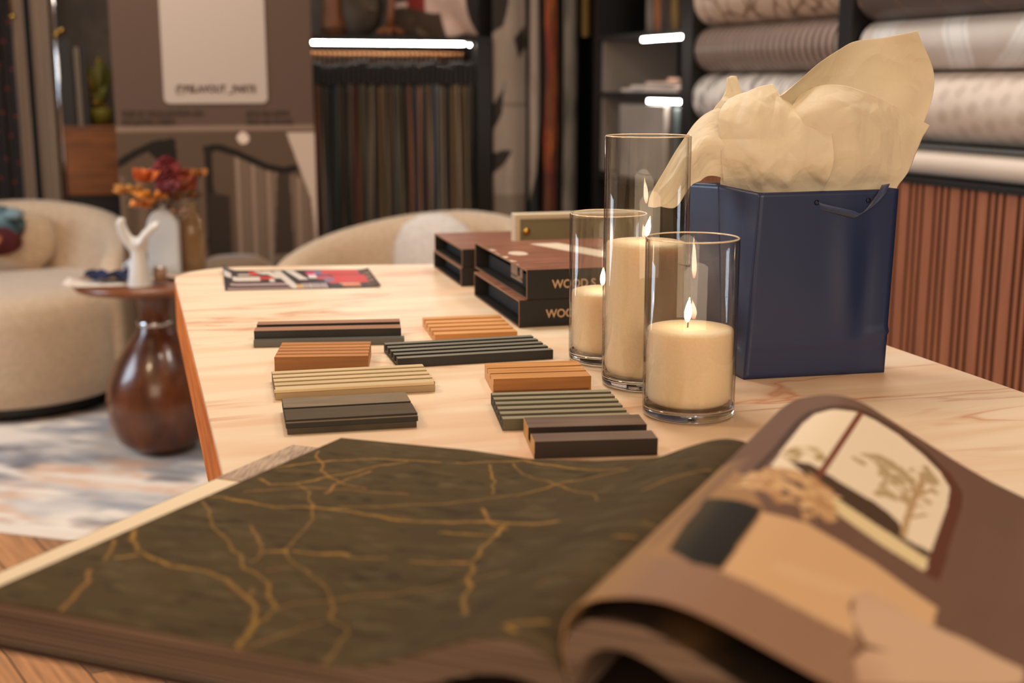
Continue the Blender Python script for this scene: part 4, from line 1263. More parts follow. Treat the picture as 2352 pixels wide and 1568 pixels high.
candle('short glass cylinder farthest back, in front of the black boxes', 'white candle in the farthest glass cylinder by the black boxes', 0.1245, 1.626, 0.050, 0.193, 0.844, 0.0008, 0.0250, -0.006)
# ------------------------------------------------------------------ gift bag
navy = mat('navy_bag', (38, 52, 92), rough=0.36, spec=0.6, bump=0.03, bscale=40)
bg = thing('gift_bag', 'navy blue paper gift bag stuffed with cream tissue paper', 'gift bag', (0.35, 1.585, 0.7503), math.radians(12))
B0, B1 = 0.7505, 0.979
fl0, fr0, rl0, rr0 = Vector((0.285, 1.512, B0)), Vector((0.469, 1.552, B0)), Vector((0.237, 1.622, B0)), Vector((0.421, 1.662, B0))
fl1, fr1, rl1, rr1 = Vector((0.296, 1.515, B1)), Vector((0.474, 1.554, B1+0.0015)), Vector((0.226, 1.622, B1+0.004)), Vector((0.409, 1.662, B1+0.004))
ml0, ml1 = Vector((0.268, 1.570, B0)), Vector((0.2555, 1.567, B1+0.006))
mr0, mr1 = Vector((0.440, 1.605, B0)), Vector((0.436, 1.600, B1+0.004))
def quad_panel(name, a0, b0, a1, b1, bulge=0.0, crease=True, nu=30, nv=40):
    s, t = np.meshgrid(np.linspace(0, 1, nu), np.linspace(0, 1, nv))
    P = [(np.asarray(a0)[i]*(1-s)+np.asarray(b0)[i]*s)*(1-t)+(np.asarray(a1)[i]*(1-s)+np.asarray(b1)[i]*s)*t for i in range(3)]
    nrm = (Vector(b0)-Vector(a0)).cross(Vector(a1)-Vector(a0)).normalized()
    d = bulge*np.sin(math.pi*s)*np.sin(math.pi*t*0.9)
    if crease:
        d = d+0.0012*np.exp(-((t-0.185)/0.012)**2)-0.002*np.clip((0.185-t)/0.185, 0, 1)*0
        # folded triangle at the lower right
        d = d+0.004*np.clip(1-np.abs((t-0.20)-0.10*(s-0.68))/0.03, 0, 1)*np.clip((s-0.66)/0.3, 0, 1)
        d = d+0.0035*np.exp(-((s-0.62-0.12*(1-t))/0.10)**2)*np.exp(-((t-0.55)/0.3)**2)
        d = d-0.003*np.exp(-((s-0.80)/0.07)**2)*np.exp(-((t-0.45)/0.3)**2)
    m = MB().grid(P[0]+nrm.x*d, P[1]+nrm.y*d, P[2]+nrm.z*d)
    return obj(name, m, navy, bg, world=True, solid=0.0008)
quad_panel('front_panel', fl0, fr0, fl1, fr1, 0.002)
quad_panel('back_panel', rl0, rr0, rl1, rr1, 0.0, False)
quad_panel('gusset', fl0, ml0, fl1, ml1, -0.002, False)
quad_panel('gusset', ml0, rl0, ml1, rl1, 0.0, False)
quad_panel('gusset', fr0, mr0, fr1, mr1, 0.0, False)
quad_panel('gusset', mr0, rr0, mr1, rr1, 0.0, False)
m = MB().add([fl0, fr0, mr0, rr0, rl0, ml0], [(0, 1, 2, 3, 4, 5)])
obj('bottom', m, navy, bg, world=True, solid=0.0008)
ribm = mat('navy_ribbon', (52, 74, 122), (40, 58, 100), scale=(400, 400, 1), nscale=3, rough=0.5, sheen=0.3)
def ribbon(name, pts, wid, parent, m, n=40):
    P = [Vector(p) for p in pts]
    def cr(t):
        k = min(int(t), len(P)-2)
        f = t-k
        p0, p1, p2, p3 = P[max(k-1, 0)], P[k], P[k+1], P[min(k+2, len(P)-1)]
        return 0.5*((2*p1)+(-p0+p2)*f+(2*p0-5*p1+4*p2-p3)*f*f+(-p0+3*p1-3*p2+p3)*f**3)
    W_ = [Vector(w) for w in wid]
    vs, fs = [], []
    for i in range(n+1):
        t = (len(P)-1)*i/n
        k = min(int(t), len(P)-2)
        w = W_[k].lerp(W_[k+1], t-k)
        c = cr(t)
        vs += [c-w*0.5, c+w*0.5]
    for i in range(n):
        fs.append((2*i, 2*i+1, 2*i+3, 2*i+2))
    return obj(name, MB().add(vs, fs, 0, True), m, parent, world=True, solid=0.0009)
fy = lambda px: 1.512+(px-1710)/320*0.042
pp = [at(1876, 465, fy(1876)-0.001), at(1886, 474, fy(1886)-0.006), at(1925, 484, fy(1925)-0.011), at(1955, 491, fy(1955)-0.012), at(1972, 494, fy(1972)-0.012),
      at(2000, 474, fy(2000)-0.013), at(2022, 448, fy(2022)-0.012), at(2032, 430, fy(2032)-0.008), at(2034, 424, fy(2034)-0.001), at(2022, 440, fy(2022)+0.002), at(2000, 455, fy(2000)-0.001)]
ww = [(0.001, -0.004, 0.006), (0.001, -0.004, 0.007), (0.001, -0.006, 0.0075), (0.001, -0.008, 0.008), (0.005, -0.006, 0.005), (0.010, -0.004, 0.007), (0.012, -0.002, 0.006), (0.011, 0.002, 0.003), (0.010, 0.003, 0.001), (0.008, 0.002, 0.006), (0.003, 0.001, 0.006)]
ribbon('ribbon_handle', pp, ww, bg, ribm)
eye = MB().lathe([(0.0018, 0), (0.0032, 0.0006), (0.0018, 0.0012)], 14, capb=False, capt=False)
for px, py in ((1876, 465), (1994, 460)):
    e = obj('eyelet', eye, mat('dark_eyelet', (20, 26, 44), rough=0.3), None)
    e.parent = bg
    w = at(px, py, fy(px)-0.0045)
    e.matrix_parent_inverse = (Matrix.Translation(bg.location) @ bg.rotation_euler.to_matrix().to_4x4()).inverted()
    e.location = w
    e.rotation_euler = (math.pi/2, 0, math.radians(12))

# ------------------------------------------------------------------ tissue paper
def tissue_mat():
    m = bpy.data.materials.new('cream_tissue')
    m.use_nodes = True
    nt = m.node_tree
    b = nt.nodes['Principled BSDF']
    b.inputs['Base Color'].default_value = (*lin((253, 245, 228)), 1)
    b.inputs['Roughness'].default_value = 0.7
    b.inputs['Specular IOR Level'].default_value = 0.25
    tc = nt.nodes.new('ShaderNodeTexCoord')
    nz = nt.nodes.new('ShaderNodeTexNoise')
    nz.inputs['Scale'].default_value = 14
    vm = nt.nodes.new('ShaderNodeVectorMath')
    vm.operation = 'MULTIPLY_ADD'
    vm.inputs[1].default_value = (0.05, 0.05, 0.05)
    nt.links.new(tc.outputs['Object'], nz.inputs['Vector'])
    nt.links.new(nz.outputs['Color'], vm.inputs[0])
    nt.links.new(tc.outputs['Object'], vm.inputs[2])
    prev = None
    for sc_, st_ in ((22, 0.55), (58, 0.3)):
        vo = nt.nodes.new('ShaderNodeTexVoronoi')
        vo.feature = 'F1'
        vo.distance = 'MANHATTAN'
        vo.inputs['Scale'].default_value = sc_
        nt.links.new(vm.outputs[0], vo.inputs['Vector'])
        bp = nt.nodes.new('ShaderNodeBump')
        bp.inputs['Strength'].default_value = st_
        bp.inputs['Distance'].default_value = 0.10/sc_
        nt.links.new(vo.outputs['Distance'], bp.inputs['Height'])
        if prev:
            nt.links.new(prev.outputs[0], bp.inputs['Normal'])
        prev = bp
    nt.links.new(prev.outputs[0], b.inputs['Normal'])
    tl = nt.nodes.new('ShaderNodeBsdfTranslucent')
    tl.inputs['Color'].default_value = (*lin((252, 240, 216)), 1)
    mx = nt.nodes.new('ShaderNodeMixShader')
    mx.inputs[0].default_value = 0.30
    nt.links.new(b.outputs[0], mx.inputs[1])
    nt.links.new(tl.outputs[0], mx.inputs[2])
    nt.links.new(mx.outputs[0], nt.nodes['Material Output'].inputs[0])
    return m
TIS = tissue_mat()
def bspl(A, n):
    """resample the control rows A (k, ...) to n rows along an interpolating spline"""
    k = len(A)
    out = []
    for i in range(n):
        t = (k-1)*i/(n-1)
        j = min(int(t), k-2)
        f = t-j
        p0 = A[j-1] if j > 0 else 2*A[0]-A[1]
        p3 = A[j+2] if j+2 < k else 2*A[-1]-A[-2]
        p1, p2 = A[j], A[j+1]
        out.append(0.5*(2*p1+(-p0+p2)*f+(2*p0-5*p1+4*p2-p3)*f*f+(-p0+3*p1-3*p2+p3)*f**3))
    return np.array(out)
def tissue(label, rows, amp, seed, folds=26, nu=150, nv=150, low_fix=0.12, flat=0.0, facet=1.0):
    G = np.array([[tuple(at(*q)) for q in r] for r in rows])
    A = bspl(G, nv)
    A = bspl(A.transpose(1, 0, 2), nu).transpose(1, 0, 2)
    du = np.gradient(A, axis=1)
    dv = np.gradient(A, axis=0)
    N = np.cross(du, dv)
    N /= np.linalg.norm(N, axis=-1, keepdims=True)+1e-9
    s, t = np.meshgrid(np.linspace(0, 1, nu), np.linspace(0, 1, nv))
    rg = np.random.RandomState(seed)
    H = np.zeros(s.shape)
    for _ in range(folds):
        a = rg.uniform(0, math.pi)
        c = rg.rand(2)
        x = (s-c[0])*math.cos(a)+(t-c[1])*math.sin(a)
        y = -(s-c[0])*math.sin(a)+(t-c[1])*math.cos(a)
        w = rg.uniform(0.03, 0.14)
        l = rg.uniform(0.15, 0.5)
        win = np.exp(-(y/l)**2)
        H += rg.choice([-1, 1])*rg.uniform(0.3, 1.0)*w*7*np.clip(1-np.abs(x)/w, 0, 1)*win
    # crisp facets: the upper and lower envelopes of random planes
    for sg in (1, -1, 1, -1):
        e = np.full(s.shape, -9.0)
        for _ in range(14):
            c = rg.rand(2)
            g = rg.normal(0, 3.2, 2)
            e = np.maximum(e, g[0]*(s-c[0])+g[1]*(t-c[1])-1.1*np.hypot(*g)*0.12)
        e = e-np.polyval(np.polyfit(s.ravel(), e.ravel(), 2), s)
        e = e-np.polyval(np.polyfit(t.ravel(), e.ravel(), 2), t)
        H += facet*sg*0.9*e/(e.std()+1e-9)
    H -= H.mean()
    H /= H.std()+1e-9
    fade = (1-flat*t)*np.clip((t-low_fix)/0.22, 0, 1)
    A = A+N*(H*amp*fade)[..., None]
    m = MB().grid(A[..., 0], A[..., 1], A[..., 2])
    o = obj('tissue_sheet', m, TIS, None, solid=0.0003)
    tag(o, label, 'tissue paper', 'cream tissue sheets in the gift bag')
    return o
tissue('large smooth cream tissue sheet rising highest at the back of the gift bag', [
    [(1665, 520, 1.600), (1760, 520, 1.600), (1860, 520, 1.605), (1950, 520, 1.61), (2020, 520, 1.62)],
    [(1655, 410, 1.600), (1760, 400, 1.605), (1880, 400, 1.62), (1980, 400, 1.63), (2052, 420, 1.63)],
    [(1690, 310, 1.600), (1790, 290, 1.625), (1900, 285, 1.655), (2030, 290, 1.67), (2118, 290, 1.65)],
    [(1765, 242, 1.580), (1830, 205, 1.605), (1930, 190, 1.660), (2050, 195, 1.685), (2146, 180, 1.665)],
    [(1800, 214, 1.565), (1872, 149, 1.585), (1950, 98, 1.635), (2030, 88, 1.650), (2106, 74, 1.630)]], 0.0016, 5, 16, flat=0.3, facet=0.3)
tissue('tissue sheet at the right front of the bag ending in a pointed corner', [
    [(1820, 520, 1.553), (1880, 520, 1.558), (1960, 520, 1.565), (2030, 520, 1.575)],
    [(1800, 436, 1.553), (1880, 440, 1.556), (1970, 440, 1.566), (2058, 434, 1.580)],
    [(1795, 350, 1.548), (1880, 340, 1.540), (1980, 350, 1.552), (2088, 386, 1.588)],
    [(1812, 275, 1.555), (1890, 255, 1.530), (2000, 275, 1.552), (2114, 334, 1.594)],
    [(1838, 230, 1.580), (1905, 198, 1.575), (2020, 222, 1.588), (2140, 287, 1.600)]], 0.0026, 12, 40, flat=0.3, facet=0.5)
tissue('crumpled tissue sheet in the middle front of the bag', [
    [(1695, 520, 1.600), (1740, 520, 1.585), (1800, 520, 1.572), (1870, 520, 1.572)],
    [(1662, 410, 1.574), (1722, 427, 1.556), (1800, 438, 1.547), (1890, 440, 1.555)],
    [(1650, 345, 1.556), (1730, 350, 1.528), (1810, 355, 1.530), (1905, 350, 1.540)],
    [(1655, 275, 1.560), (1735, 262, 1.540), (1800, 250, 1.550), (1880, 262, 1.565)],
    [(1680, 240, 1.590), (1730, 206, 1.575), (1775, 196, 1.580), (1810, 220, 1.590)]], 0.0046, 21, 60)
tissue('tissue sheet drooping over the left side of the bag behind the tallest glass', [
    [(1800, 300, 1.575), (1760, 350, 1.555), (1720, 425, 1.56)],
    [(1700, 248, 1.595), (1690, 335, 1.560), (1680, 418, 1.572)],
    [(1622, 255, 1.600), (1625, 330, 1.560), (1632, 405, 1.582)],
    [(1566, 318, 1.585), (1585, 362, 1.560), (1604, 414, 1.580)],
    [(1522, 398, 1.572), (1552, 418, 1.556), (1582, 428, 1.572)],
    [(1497, 448, 1.566), (1525, 462, 1.558), (1560, 464, 1.568)],
    [(1491, 474, 1.566), (1515, 479, 1.562), (1547, 477, 1.566)]], 0.0024, 33, 30, facet=0.6, low_fix=-0.3)
tissue('small upright finger of tissue at the left of the crumpled sheets', [
    [(1618, 300, 1.598), (1660, 300, 1.590), (1730, 300, 1.588)],
    [(1640, 250, 1.605), (1672, 245, 1.598), (1722, 240, 1.596)],
    [(1664, 212, 1.610), (1682, 208, 1.605), (1702, 212, 1.606)],
    [(1669, 178, 1.613), (1680, 174, 1.611), (1691, 176, 1.611)]], 0.0012, 41, 14, nu=60, nv=80)

# ------------------------------------------------------------------ black sample boxes
bxm = mat('black_board', (24, 21, 20), rough=0.55)
bxi = mat('box_inside', (14, 13, 13), rough=0.7)
edge_m = mat('worn_edge', (150, 112, 84), rough=0.7)
gold = mat('tan_lettering', (206, 170, 136), rough=0.5)
def wood_top(w, d, seed, patch=True):
    u, v = np.meshgrid(np.linspace(0, w, 120), np.linspace(0, d, 120))
    C = np.zeros(u.shape+(3,))
    C[:] = (142, 92, 72)
    mix(C, (fbm(u*1.0, v*12, 6, seed)-0.45)*3, (112, 72, 58))
    mix(C, (fbm(u*2.0, v*20, 8, seed+5)-0.55)*4, (168, 116, 92))
    if patch:
        put(C, (np.abs(u-0.10-0.35*(0.33-v)) < 0.026) & (v > 0.05) & (v < 0.30), (232, 216, 196))
        put(C, (np.abs(u-0.155-0.35*(0.33-v)) < 0.03) & (v > 0.04) & (v < 0.085), (50, 44, 40))
        put(C, (np.hypot((u-0.035)*1.1, (v-0.185)*0.7) < 0.017), (226, 206, 190))
        put(C, (u < 0.006+0.004*np.sin(v*90)) & (v > 0.06) & (v < 0.25) & (np.sin(v*140) > 0.1), (220, 196, 176))
    return u, v, C
def slip_box(label, x, y, z, ang, w, d, h, seed, lettering=None, insert=False):
    t = thing('sample_box', label, 'box', (x, y, z), math.radians(ang), 'black sample boxes on the desk')
    k = 0.0028
    obj('shell', MB().box(0, w, 0, d, 0, k).box(0, w, 0, d, h-k, h).box(0, w, 0, k, k, h-k).box(0, w, d-k, d, k, h-k).box(w-k, w, k, d-k, k, h-k), bxm, t)
    u, v, C = wood_top(w, d, seed, lettering is not None and insert)
    pgrid('printed_lid', u, v, 0*u+h+0.0004, C, prg, t)
    obj('worn_edges', MB().box(-0.0006, 0.0006, 0, 0.0022, 0, h).box(-0.0006, 0.0006, d-0.0016, d, 0, h).box(-0.0006, 0.0004, 0, d, h-0.0018, h+0.0003).box(-0.0006, 0.0004, 0, d, 0, 0.0014), edge_m, t)
    ins = obj('inner_tray', MB().box(0.022, w-0.006, 0.004, d-0.004, 0.003, h*0.55), bxi, t)
    if insert:
        obj('tray_label', MB().box(0.0205, 0.022, 0.135, 0.175, h*0.25, h*0.80).box(0.0205, 0.022, 0.105, 0.120, h*0.25, h*0.80).box(0.0205, 0.022, 0.105, 0.175, h*0.18, h*0.36), mat('tan_label', (176, 146, 118), rough=0.6), t)
    if lettering:
        text('lettering', lettering[0], lettering[1], gold, t, (lettering[2], -0.0006, lettering[3]), sx=0.93, bold=0.0003)
    return t
slip_box('lower front black sample box with tan lettering, beside the candles', 0.011, 1.846, 0.7504, 14.5, 0.30, 0.300, 0.0405, 3, ('WOOD S', 0.0174, 0.041, 0.0135))
slip_box('upper front black sample box with a pale patch printed on its lid', 0.0225, 1.850, 0.7920, 14.5, 0.30, 0.345, 0.0440, 9, ('WOOD S', 0.0176, 0.0385, 0.016), insert=True)
slip_box('lower black sample box in the rear stack', -0.0905, 2.235, 0.7504, 14.5, 0.30, 0.255, 0.0325, 15)
slip_box('upper black sample box in the rear stack under the sage case', -0.0885, 2.238, 0.7835, 14.5, 0.30, 0.255, 0.0330, 21)
t = thing('sage_case', 'sage green sample case with cream frame and brass knob on the rear boxes', 'case', (0.006, 2.325, 0.8175), math.radians(13))
obj('body', MB().box(0, 0.24, 0.004, 0.034, 0, 0.052), cream_paint, t, bevel=0.001)
obj('front_face', MB().box(0.009, 0.236, 0.0025, 0.0045, 0.001, 0.0435), mat('sage_paint', (136, 128, 100), rough=0.55), t)
obj('frame', MB().box(0, 0.24, 0, 0.005, 0.0435, 0.052).box(0, 0.009, 0, 0.005, 0, 0.0435), cream_paint, t)
obj('knob', MB().lathe([(0.003, 0), (0.003, 0.003), (0.0065, 0.005), (0.0068, 0.008), (0.004, 0.0105), (0, 0.011)], 18), brass, t)
t.children[-1].location = (0.0205, 0.003, 0.021)
t.children[-1].rotation_euler = (math.pi/2, 0, 0)

# ------------------------------------------------------------------ colourful leaflet
nx, ny = 150, 130
u, v = np.meshgrid(np.linspace(0, 1, nx), np.linspace(0, 1, ny))
C = np.zeros(u.shape+(3,))
C[:] = (52, 46, 54)
def rect(x0, x1, y0, y1, c, sl=0.0):
    put(C, (u-sl*(v-y0) > x0) & (u-sl*(v-y0) < x1) & (v > y0) & (v < y1), c)
rect(0.02, 0.42, 0.0, 0.10, (150, 126, 124)); rect(0.04, 0.44, 0.20, 0.30, (178, 152, 154))
rect(0.06, 0.24, 0.42, 0.64, (216, 206, 198)); rect(0.0, 0.05, 0.55, 0.80, (216, 210, 206)); rect(0.1, 0.2, 0.7, 0.8, (190, 180, 172))
rect(0.17, 0.24, 0.72, 0.92, (198, 62, 52)); rect(0.24, 0.33, 0.5, 0.66, (190, 52, 48)); rect(0.26, 0.31, 0.76, 0.95, (210, 204, 196), -0.3)
rect(0.30, 0.33, 0.36, 0.52, (214, 204, 196)); rect(0.34, 0.40, 0.55, 0.95, (214, 206, 198), -0.2)
rect(0.43, 0.485, 0.02, 0.95, (214, 206, 200), -0.10); rect(0.50, 0.56, 0.45, 0.97, (214, 206, 200), -0.15); rect(0.57, 0.62, 0.52, 0.74, (222, 214, 210))
rect(0.46, 0.50, 0.02, 0.22, (204, 164, 110)); rect(0.50, 0.66, 0.02, 0.26, (186, 170, 172))
for k in range(8):
    rect(0.515+0.018*k, 0.521+0.018*k, 0.02, 0.26, (120, 106, 112))
rect(0.56, 0.62, 0.72, 0.9, (206, 66, 120)); rect(0.62, 0.70, 0.7, 0.95, (120, 110, 150)); rect(0.62, 0.72, 0.46, 0.64, (196, 70, 96)); rect(0.66, 0.74, 0.3, 0.52, (128, 116, 150))
rect(0.67, 0.92, 0.74, 0.98, (208, 58, 62)); rect(0.73, 0.95, 0.26, 0.70, (206, 54, 58)); rect(0.69, 0.73, 0.24, 0.36, (206, 60, 70))
rect(0.76, 0.88, 0.08, 0.20, (216, 122, 62)); rect(0.75, 0.88, 0.20, 0.25, (206, 170, 160))
put(C, (u > 0.95) | ((u > 0.92) & (v < 0.2)), (74, 54, 44))
for px, py in ((0.965, 0.55), (0.97, 0.35), (0.975, 0.75)):
    put(C, np.hypot((u-px)*1.2, v-py) < 0.02, (196, 170, 150))
a0, b0, a1, b1 = np.array((-0.503, 2.187)), np.array((-0.234, 2.226)), np.array((-0.560, 2.425)), np.array((-0.281, 2.440))
X = (a0[0]*(1-u)+b0[0]*u)*(1-v)+(a1[0]*(1-u)+b1[0]*u)*v
Y = (a0[1]*(1-u)+b0[1]*u)*(1-v)+(a1[1]*(1-u)+b1[1]*u)*v
Z = 0.7512+0.012*np.clip((0.10-u)/0.10, 0, 1)**2*v+0.0035*np.clip((u-0.93)/0.07, 0, 1)**2
fly = thing('leaflet', 'red, black and white printed leaflet at the far left of the desk', 'leaflet', (-0.40, 2.32, 0.751))
pgrid('printed_sheet', X, Y, Z, C, prg, fly, world=True, solid=0.0009)

# ------------------------------------------------------------------ open wallpaper sample book
bk = thing('wallpaper_book', 'large open wallpaper sample book with a curled page, in front', 'book', (0.03, 0.90, 0.7503), math.radians(-21))
NLc, FLc, E1 = np.array([-.345, .765]), np.array([-.161, 1.148]), np.array([.934, -.358])
LN = [(0, .784), (.131, .782), (.234, .780), (.27, .781), (.302, .792), (.327, .804), (.344, .811), (.36, .8145), (.374, .815), (.386, .812), (.395, .806), (.401, .799)]
LF = [(0, .780), (.13, .782), (.19, .780), (.25, .785), (.307, .794), (.327, .804), (.351, .814), (.365, .817), (.381, .816), (.392, .808), (.401, .797)]
RN = [(.4005, .801), (.397, .815), (.3985, .830), (.405, .840), (.417, .846), (.434, .8495), (.451, .850), (.468, .8465), (.484, .841), (.506, .832), (.527, .823), (.56, .811), (.6, .799), (.65, .789), (.72, .781), (.80, .779)]
RF = [(.4005, .797), (.396, .812), (.397, .829), (.406, .845), (.42, .856), (.44, .8615), (.457, .862), (.474, .857), (.499, .843), (.524, .829), (.549, .815), (.573, .803), (.6, .792), (.65, .784), (.72, .780), (.80, .779)]
IO = [(.4000, .795), (.3975, .815), (.399, .826), (.405, .831), (.413, .8345), (.424, .8365), (.44, .8345), (.457, .829), (.474, .8215), (.490, .813), (.51, .804), (.54, .797), (.58, .786), (.63, .777), (.70, .772), (.80, .770)]
II = [(.4030, .790), (.4055, .803), (.409, .812), (.417, .8185), (.429, .8205), (.446, .8150), (.458, .8075), (.475, .797), (.50, .783), (.53, .770), (.56, .762), (.60, .7575), (.65, .7565), (.70, .756), (.75, .756), (.80, .756)]
def arc(P, n):
    P = np.array(P)
    d = np.r_[0, np.cumsum(np.hypot(*np.diff(P, axis=0).T))]
    u = np.linspace(0, 1, n)*d[-1]
    return np.c_[np.interp(u, d, P[:, 0]), np.interp(u, d, P[:, 1])]
def smooth(Q, k):
    for _ in range(k):
        Q[1:-1] = 0.25*Q[:-2]+0.5*Q[1:-1]+0.25*Q[2:]
    return Q
def leaf(A, B, nu, nv, dz=0.0, t0=0.0, t1=1.0, sm=8):
    a, b = smooth(arc(A, nu), sm*nu//100), smooth(arc(B, nu), sm*nu//100)
    t = np.linspace(t0, t1, nv)[:, None]
    s = a[None, :, 0]*(1-t)+b[None, :, 0]*t
    z = a[None, :, 1]*(1-t)+b[None, :, 1]*t
    base = NLc*(1-t)+FLc*t
    return base[:, 0:1]+E1[0]*s, base[:, 1:2]+E1[1]*s, z+dz
# left page: olive stone print with gold veins
nu, nv = 380, 380
X, Y, Z = leaf(LN, LF, nu, nv)
u, v = np.meshgrid(np.linspace(0, 1, nu), np.linspace(0, 1, nv))
C = np.zeros(u.shape+(3,))
C[:] = (82, 68, 45)
mix(C, (fbm(u*0.7, v*1.6, 14, 2)-0.45)*1.8, (72, 60, 40))
mix(C, (fbm(u*0.7, v*1.8, 26, 12)-0.55)*4, (96, 84, 60))
mix(C, (fbm(u*0.6, v*1.8, 34, 22)-0.60)*4, (58, 48, 32))
wob = (fbm(u, v, 30, 40)-0.5)*0.016
wo2 = (fbm(u, v, 30, 50)-0.5)*0.016
for k, pl in enumerate(VEINS):
    d = linedist(u+wob, v+wo2, pl)
    w = 0.0036+0.0012*math.sin(k*2.3)
    fade = 0.45+0.75*fbm(u, v, 16, 60+k)
    mix(C, np.clip((w-d)/0.0022, 0, 1)*np.clip(fade, 0, 1), (170, 130, 62) if k % 4 else (164, 120, 66))
pgrid('left_page', X, Y, Z, C, printed('printed_stone', 0.8, 0.12), bk, world=True, solid=0.0007)
# curled right page: printed interior picture
nu, nv = 520, 420
X, Y, Z = leaf(RN, RF, nu, nv)
u, v = np.meshgrid(np.linspace(0, 1, nu), np.linspace(0, 1, nv))
C = np.zeros(u.shape+(3,))
C[:] = (120, 92, 80)
mix(C, (fbm(u*1.5, v*0.5, 10, 3)-0.5)*0.8, (108, 82, 72))
put(C, v < 0.20-0.02*u, (158, 124, 104))
mix(C, (u < 0.16)*np.clip((0.17-u)/0.06, 0, 1)*(v < 0.6), (176, 138, 98))
put(C, inpoly(u, v, ART['tan']), (172, 134, 96))
put(C, (linedist(u, v, ART['frame']) < 0.0065), (78, 56, 46))
put(C, inpoly(u, v, ART['W']), (248, 234, 214))
w_ = inpoly(u, v, ART['W'])
mix(C, w_*(inpoly(u, v, ART['leaf']))*np.clip((fbm(u, v, 46, 5)-0.40)*6, 0, 0.7), (166, 142, 100))
mix(C, w_*(inpoly(u, v, ART['tree1']))*np.clip((fbm(u, v, 46, 9)-0.34)*5, 0, 0.8), (166, 140, 92))
put(C, inpoly(u, v, ART['H']), (84, 64, 50))
put(C, (linedist(u, v, ART['trunk']) < 0.005) & w_, (196, 166, 128))
for q in ([(0.406, 0.70), (0.39, 0.76)], [(0.406, 0.72), (0.425, 0.79)], [(0.405, 0.65), (0.385, 0.68)], [(0.405, 0.74), (0.36, 0.78)], [(0.406, 0.76), (0.40, 0.83)], [(0.405, 0.69), (0.36, 0.71)], [(0.405, 0.6), (0.43, 0.66)]):
    put(C, (linedist(u, v, q) < 0.0028) & w_, (190, 160, 120))
put(C, inpoly(u, v, ART['S']), (238, 220, 178))
put(C, (linedist(u, v, ART['mull']) < 0.0048), (128, 70, 50))
put(C, (linedist(u, v, ART['frame'][-5:]) < 0.011), (104, 64, 50))
put(C, inpoly(u, v, ART['blk']), (30, 24, 14))
mix(C, inpoly(u, v, ART['blk'])*np.clip((0.19-u)/0.045, 0, 0.6), (86, 76, 46))
put(C, inpoly(u, v, ART['bed']), (222, 184, 144))
put(C, inpoly(u, v, ART['bedl']), (226, 190, 152))
put(C, inpoly(u, v, ART['pil']), (216, 184, 158))
mix(C, inpoly(u, v, ART['pil'])*np.clip((fbm(u, v, 6, 4)-0.4)*2, 0, 0.7), (190, 152, 128))
put(C, inpoly(u, v, ART['gap']), (118, 84, 68))
rg = np.random.RandomState(8)
pm = inpoly(u, v, ART['pam'])
put(C, pm & (fbm(u, v, 40, 3) > 0.40), (206, 166, 122))
for k in range(46):
    cx, cy = rg.uniform(0.17, 0.32), rg.uniform(0.39, 0.55)
    if not inpoly(np.array([[cx]]), np.array([[cy]]), ART['pam'])[0, 0]:
        continue
    a = rg.uniform(0, math.pi)
    x = (u-cx)*math.cos(a)+(v-cy)*math.sin(a)
    y = -(u-cx)*math.sin(a)+(v-cy)*math.cos(a)
    put(C, (x/0.022)**2+(y/0.006)**2 < 1, [(226, 190, 146), (190, 146, 104), (216, 178, 134)][k % 3])
pgrid('curled_page', X, Y, Z, C, printed('printed_page', 0.6, 0.12), bk, world=True, solid=0.0007)
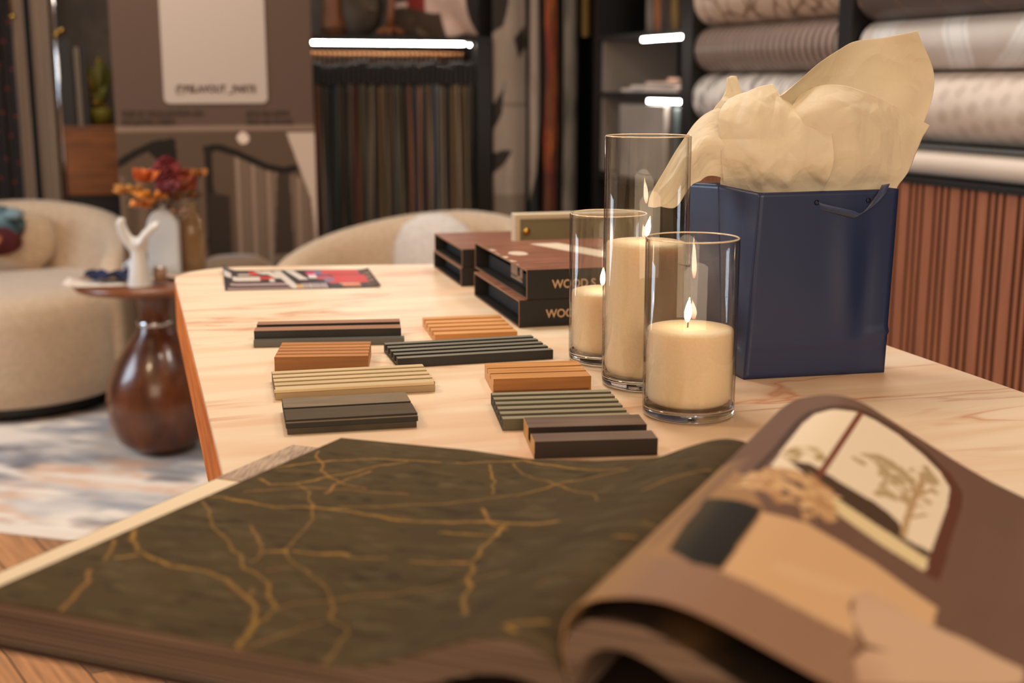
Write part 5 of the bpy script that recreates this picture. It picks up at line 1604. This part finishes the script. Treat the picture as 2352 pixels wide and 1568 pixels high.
# sheet under the curl coloured dark to stand for its shadow, with gold flecks
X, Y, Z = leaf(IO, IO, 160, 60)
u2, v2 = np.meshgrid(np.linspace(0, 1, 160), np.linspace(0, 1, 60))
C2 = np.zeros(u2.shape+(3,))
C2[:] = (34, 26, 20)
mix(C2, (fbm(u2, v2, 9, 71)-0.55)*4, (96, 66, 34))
pgrid('curl_shadow_sheet', X, Y, Z, C2, printed('printed_stone', 0.8, 0.12), bk, world=True, solid=0.0006)
def edges_mat():
    m = bpy.data.materials.new('page_edges')
    m.use_nodes = True
    nt = m.node_tree
    b = nt.nodes['Principled BSDF']
    b.inputs['Roughness'].default_value = 0.9
    b.inputs['Specular IOR Level'].default_value = 0.1
    tc = nt.nodes.new('ShaderNodeTexCoord')
    mp = nt.nodes.new('ShaderNodeMapping')
    mp.inputs['Scale'].default_value = (3, 3, 520)
    n = nt.nodes.new('ShaderNodeTexNoise')
    n.inputs['Scale'].default_value = 1.0
    n.inputs['Detail'].default_value = 3
    r = nt.nodes.new('ShaderNodeValToRGB')
    r.color_ramp.elements[0].position = 0.35
    r.color_ramp.elements[0].color = (*lin((66, 54, 48)), 1)
    r.color_ramp.elements[1].position = 0.68
    r.color_ramp.elements[1].color = (*lin((142, 120, 106)), 1)
    nt.links.new(tc.outputs['Object'], mp.inputs[0])
    nt.links.new(mp.outputs[0], n.inputs['Vector'])
    nt.links.new(n.outputs['Fac'], r.inputs[0])
    nt.links.new(r.outputs[0], b.inputs['Base Color'])
    return m
PE = edges_mat()
def block(name, A, B, A2, B2, dz=0.0):
    nu, nv = 120, 24
    X, Y, Z = leaf(A, B, nu, nv, dz)
    X2, Y2, Z2 = leaf(A2, B2, nu, nv)
    m = MB().grid(X, Y, Z).grid(X2, Y2, Z2, flip=True)
    o2 = nu*nv
    ring = [i for i in range(nu)]+[j*nu+nu-1 for j in range(1, nv)]+[(nv-1)*nu+i for i in range(nu-2, -1, -1)]+[j*nu for j in range(nv-2, 0, -1)]
    n = len(ring)
    for k in range(n):
        a, b = ring[k], ring[(k+1) % n]
        m.f.append((a, a+o2, b+o2, b))
        m.mi.append(0)
        m.sm.append(False)
    return obj(name, m, PE, bk, world=True)
low = lambda P, th: [(s, max(0.7555, z-th) if s > 0.24 else 0.7555) for s, z in P]
block('left_page_block', LN, LF, low(LN, 0.021), low(LF, 0.021), -0.0012)
block('right_page_block', IO, IO, II, II, -0.0012)
# cover boards and the page that sticks out at the left
def strip(name, s0, s1, t0, t1, z0, z1, m):
    P = []
    for s, t in ((s0, t0), (s1, t0), (s1, t1), (s0, t1)):
        b = NLc*(1-t)+FLc*t+E1*s
        P.append((b[0], b[1]))
    return obj(name, MB().prism_z(P, z0, z1), m, bk, world=True)
strip('cover', -0.077, 0.84, -0.01, 1.075, 0.7508, 0.7552, mat('book_cover', (62, 46, 40), rough=0.6))
strip('endpaper', -0.0755, 0.20, 0.0, 0.86, 0.75525, 0.7556, mat('cream_endpaper', (240, 222, 194), rough=0.7))
strip('wood_print_page', -0.0755, 0.05, 0.80, 1.078, 0.7557, 0.7566, mat('ash_wood_print', (150, 124, 106), (196, 172, 152), scale=(30, 4, 1), nscale=8, rough=0.6))
